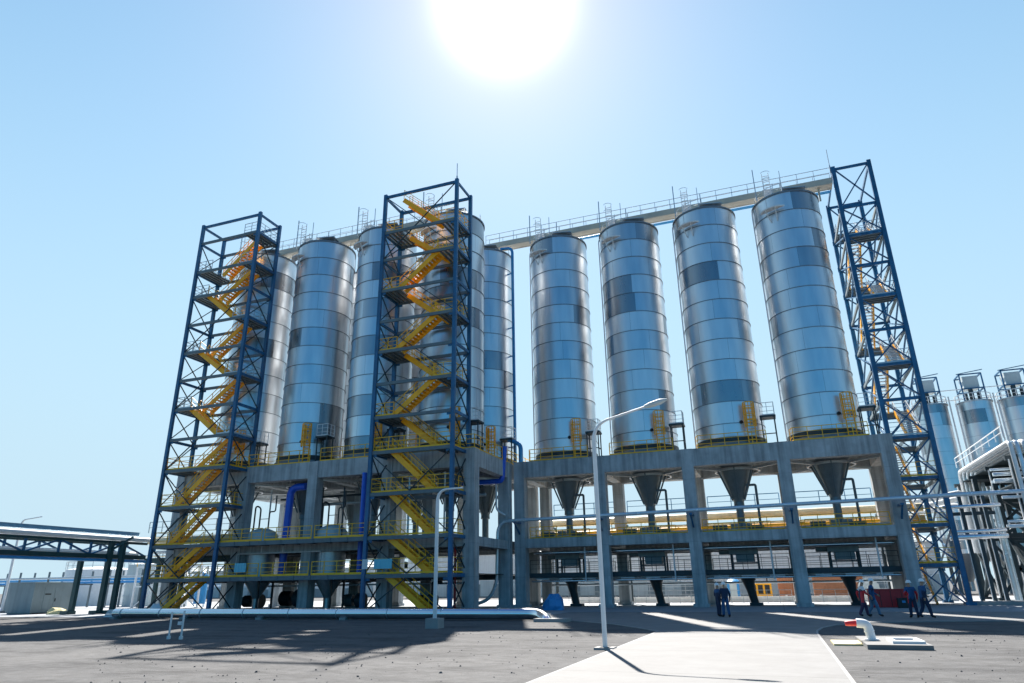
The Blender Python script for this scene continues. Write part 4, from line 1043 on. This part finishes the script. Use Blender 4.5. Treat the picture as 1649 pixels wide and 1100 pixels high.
stand2 = {'l':{'knee':(-.12,.06,.49),'ank':(-.14,.06,.09),'el':(-.28,-.02,1.15),'wr':(-.16,.20,1.05)},'r':{'knee':(.11,-.02,.49),'ank':(.13,-.10,.09),'el':(.28,-.03,1.14),'wr':(.28,.06,.89)}}
walk = {'l':{'knee':(-.10,.15,.50),'ank':(-.10,.18,.10),'el':(-.26,-.16,1.16),'wr':(-.25,-.10,.93)},'r':{'knee':(.10,-.06,.49),'ank':(.11,-.26,.13),'el':(.26,.10,1.15),'wr':(.22,.30,1.03)},'lean':.12}
walk2 = {'l':{'knee':(-.10,-.04,.49),'ank':(-.11,-.26,.13),'el':(-.26,.08,1.15),'wr':(-.22,.28,1.02)},'r':{'knee':(.10,.15,.50),'ank':(.10,.20,.10),'el':(.26,-.14,1.16),'wr':(.25,-.08,.93)},'lean':.08}
def ppl(x, y, rz, h, pose, cols, label): return person((x,y,.03), R(rz), h, pose, cols, label, G_)
ppl(-3.25,40.1,-60,1.66,stand,(M['navy'],M['navy'],M['navy'],M['bluecloth']),'person in navy clothes and white helmet, left of the two standing by the third column')
ppl(-2.85,39.6,20,1.70,stand2,(M['navy'],M['bluecloth'],M['navy'],M['navy']),'person in navy clothes and white helmet, right of the two standing by the third column')
ppl(3.75,40.0,-80,1.72,walk,(M['plum'],M['plum'],M['brightred'],M['white']),'person in white helmet walking, plum clothes with white shoulders and red sleeve')
ppl(4.25,40.4,-85,1.78,walk2,(M['navy'],M['greycloth'],M['bluecloth'],M['bluecloth']),'person in white helmet and grey-blue trousers walking beside the one with red sleeves')
ppl(5.85,39.3,10,1.66,stand2,(M['bluecloth'],M['navy'],M['brightred'],M['bluecloth']),'person in blue jacket with red forearms and white helmet standing right of the red cabinet')
ppl(6.28,38.9,-70,1.72,walk2,(M['bluecloth'],M['navy'],M['navy'],M['bluecloth']),'person in blue work clothes and white helmet striding at the far right of the workers')

# ------------------------------------------------------------------ light
SUN_EL, SUN_AZ = R(47.1), R(-20.7)           # azimuth from +y towards +x
sd = Vector((math.sin(SUN_AZ)*math.cos(SUN_EL), math.cos(SUN_AZ)*math.cos(SUN_EL), math.sin(SUN_EL)))
su = bpy.data.lights.new('sun', 'SUN'); su.energy = 5.0; su.angle = R(.5); su.color = (1,.94,.87)
so = bpy.data.objects.new('sun', su); COL.objects.link(so); so.rotation_euler = (-sd).to_track_quat('-Z', 'Y').to_euler()
w = bpy.data.worlds.new('World'); sc.world = w; w.use_nodes = True
N = w.node_tree.nodes; Lk = w.node_tree.links; bg = N['Background']
sky = N.new('ShaderNodeTexSky'); sky.sky_type = 'NISHITA'; sky.sun_disc = False
sky.sun_elevation = SUN_EL; sky.sun_rotation = SUN_AZ; sky.altitude = 0; sky.air_density = 1.0; sky.dust_density = 0.0; sky.ozone_density = 2.0
# bright aureole of hazy air round the sun, by world direction
tc = N.new('ShaderNodeTexCoord'); dt = N.new('ShaderNodeVectorMath'); dt.operation = 'DOT_PRODUCT'; dt.inputs[1].default_value = sd
nz = N.new('ShaderNodeVectorMath'); nz.operation = 'NORMALIZE'; Lk.new(tc.outputs['Generated'], nz.inputs[0]); Lk.new(nz.outputs[0], dt.inputs[0])
def mth(op, a, b=None):
    n = N.new('ShaderNodeMath'); n.operation = op
    for i, x in enumerate((a, b)):
        if x is None: continue
        if isinstance(x, (int, float)): n.inputs[i].default_value = x
        else: Lk.new(x, n.inputs[i])
    return n.outputs[0]
ang = mth('ARCCOSINE', mth('MINIMUM', dt.outputs['Value'], .99999))
def lobe(width, amp, p=1): return mth('MULTIPLY', mth('EXPONENT', mth('MULTIPLY', mth('POWER', mth('DIVIDE', ang, R(width)), p), -1.0)), amp)
AUR = [((1,1,1), 3.9, 14, 2.6), ((1,.62,.3), 11.0, 6.2, 1)]
tot = None
for col, *a in AUR:
    v = N.new('ShaderNodeVectorMath'); v.operation = 'SCALE'; v.inputs[0].default_value = col; Lk.new(lobe(*a), v.inputs['Scale'])
    if tot is None: tot = v
    else:
        t = N.new('ShaderNodeVectorMath'); t.operation = 'ADD'; Lk.new(tot.outputs[0], t.inputs[0]); Lk.new(v.outputs[0], t.inputs[1]); tot = t
ac = tot
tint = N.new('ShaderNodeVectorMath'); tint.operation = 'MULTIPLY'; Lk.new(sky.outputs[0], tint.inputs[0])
# hazy sky paler towards the sun; dimmed and bluer behind to lessen shadow fill
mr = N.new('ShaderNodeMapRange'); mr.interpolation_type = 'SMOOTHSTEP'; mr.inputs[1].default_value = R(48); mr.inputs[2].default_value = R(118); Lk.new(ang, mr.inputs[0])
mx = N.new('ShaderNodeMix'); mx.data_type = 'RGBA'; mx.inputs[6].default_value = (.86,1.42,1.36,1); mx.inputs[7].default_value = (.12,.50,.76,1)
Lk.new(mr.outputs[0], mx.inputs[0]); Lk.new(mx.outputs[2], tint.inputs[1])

# pale cyan haze low over the horizon, on the sun's side
sx = N.new('ShaderNodeSeparateXYZ'); Lk.new(nz.outputs[0], sx.inputs[0])
hr = N.new('ShaderNodeMapRange'); hr.interpolation_type = 'SMOOTHSTEP'; hr.inputs[2].default_value = 1.0; hr.inputs[3].default_value = 1; hr.inputs[4].default_value = 0; Lk.new(sx.outputs['Z'], hr.inputs[0])
hz = mth('MULTIPLY', hr.outputs[0], mth('SUBTRACT', 1, mth('MULTIPLY', mr.outputs[0], 1.0)))
hm = N.new('ShaderNodeMix'); hm.data_type = 'RGBA'; hm.inputs[7].default_value = (4.0,5.35,6.25,1); Lk.new(hz, hm.inputs[0]); Lk.new(tint.outputs[0], hm.inputs[6])
# overhead sky, out of view, darkened to cut fill light in the shadows
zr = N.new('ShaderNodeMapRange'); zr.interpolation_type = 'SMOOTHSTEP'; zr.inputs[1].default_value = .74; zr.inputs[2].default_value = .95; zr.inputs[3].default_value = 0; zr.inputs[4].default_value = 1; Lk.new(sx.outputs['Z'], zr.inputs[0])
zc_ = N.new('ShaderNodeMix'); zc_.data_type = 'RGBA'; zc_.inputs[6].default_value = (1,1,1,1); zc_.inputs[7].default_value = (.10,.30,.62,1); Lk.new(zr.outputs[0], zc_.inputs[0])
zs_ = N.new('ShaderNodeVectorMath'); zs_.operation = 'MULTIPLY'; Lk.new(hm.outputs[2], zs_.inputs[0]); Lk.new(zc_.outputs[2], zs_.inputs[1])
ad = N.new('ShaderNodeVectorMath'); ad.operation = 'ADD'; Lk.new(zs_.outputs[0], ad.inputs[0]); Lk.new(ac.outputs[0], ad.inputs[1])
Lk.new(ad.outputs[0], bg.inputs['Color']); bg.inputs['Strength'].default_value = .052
# ------------------------------------------------------------------ camera
yaw, pit, rol, F = R(-20.336), R(20.061), R(-.804), 1080.0
f_ = Vector((math.sin(yaw)*math.cos(pit), math.cos(yaw)*math.cos(pit), math.sin(pit)))
r0 = Vector((math.cos(yaw), -math.sin(yaw), 0)); u0 = r0.cross(f_)
rt = r0*math.cos(rol)+u0*math.sin(rol); up = -r0*math.sin(rol)+u0*math.cos(rol)
cd = bpy.data.cameras.new('camera'); cam = bpy.data.objects.new('camera', cd); COL.objects.link(cam)
mw = Matrix((rt, up, -f_)).transposed().to_4x4(); mw.translation = Vector((0,0,1.7)); cam.matrix_world = mw
cd.sensor_fit = 'HORIZONTAL'; cd.sensor_width = 36; cd.lens = 36*F/1649; cd.clip_end = 8000; cd.clip_start = .1
sc.camera = cam
sc.view_settings.view_transform = 'Standard'; sc.view_settings.look = 'None'; sc.view_settings.exposure = 1.49; sc.view_settings.gamma = 1
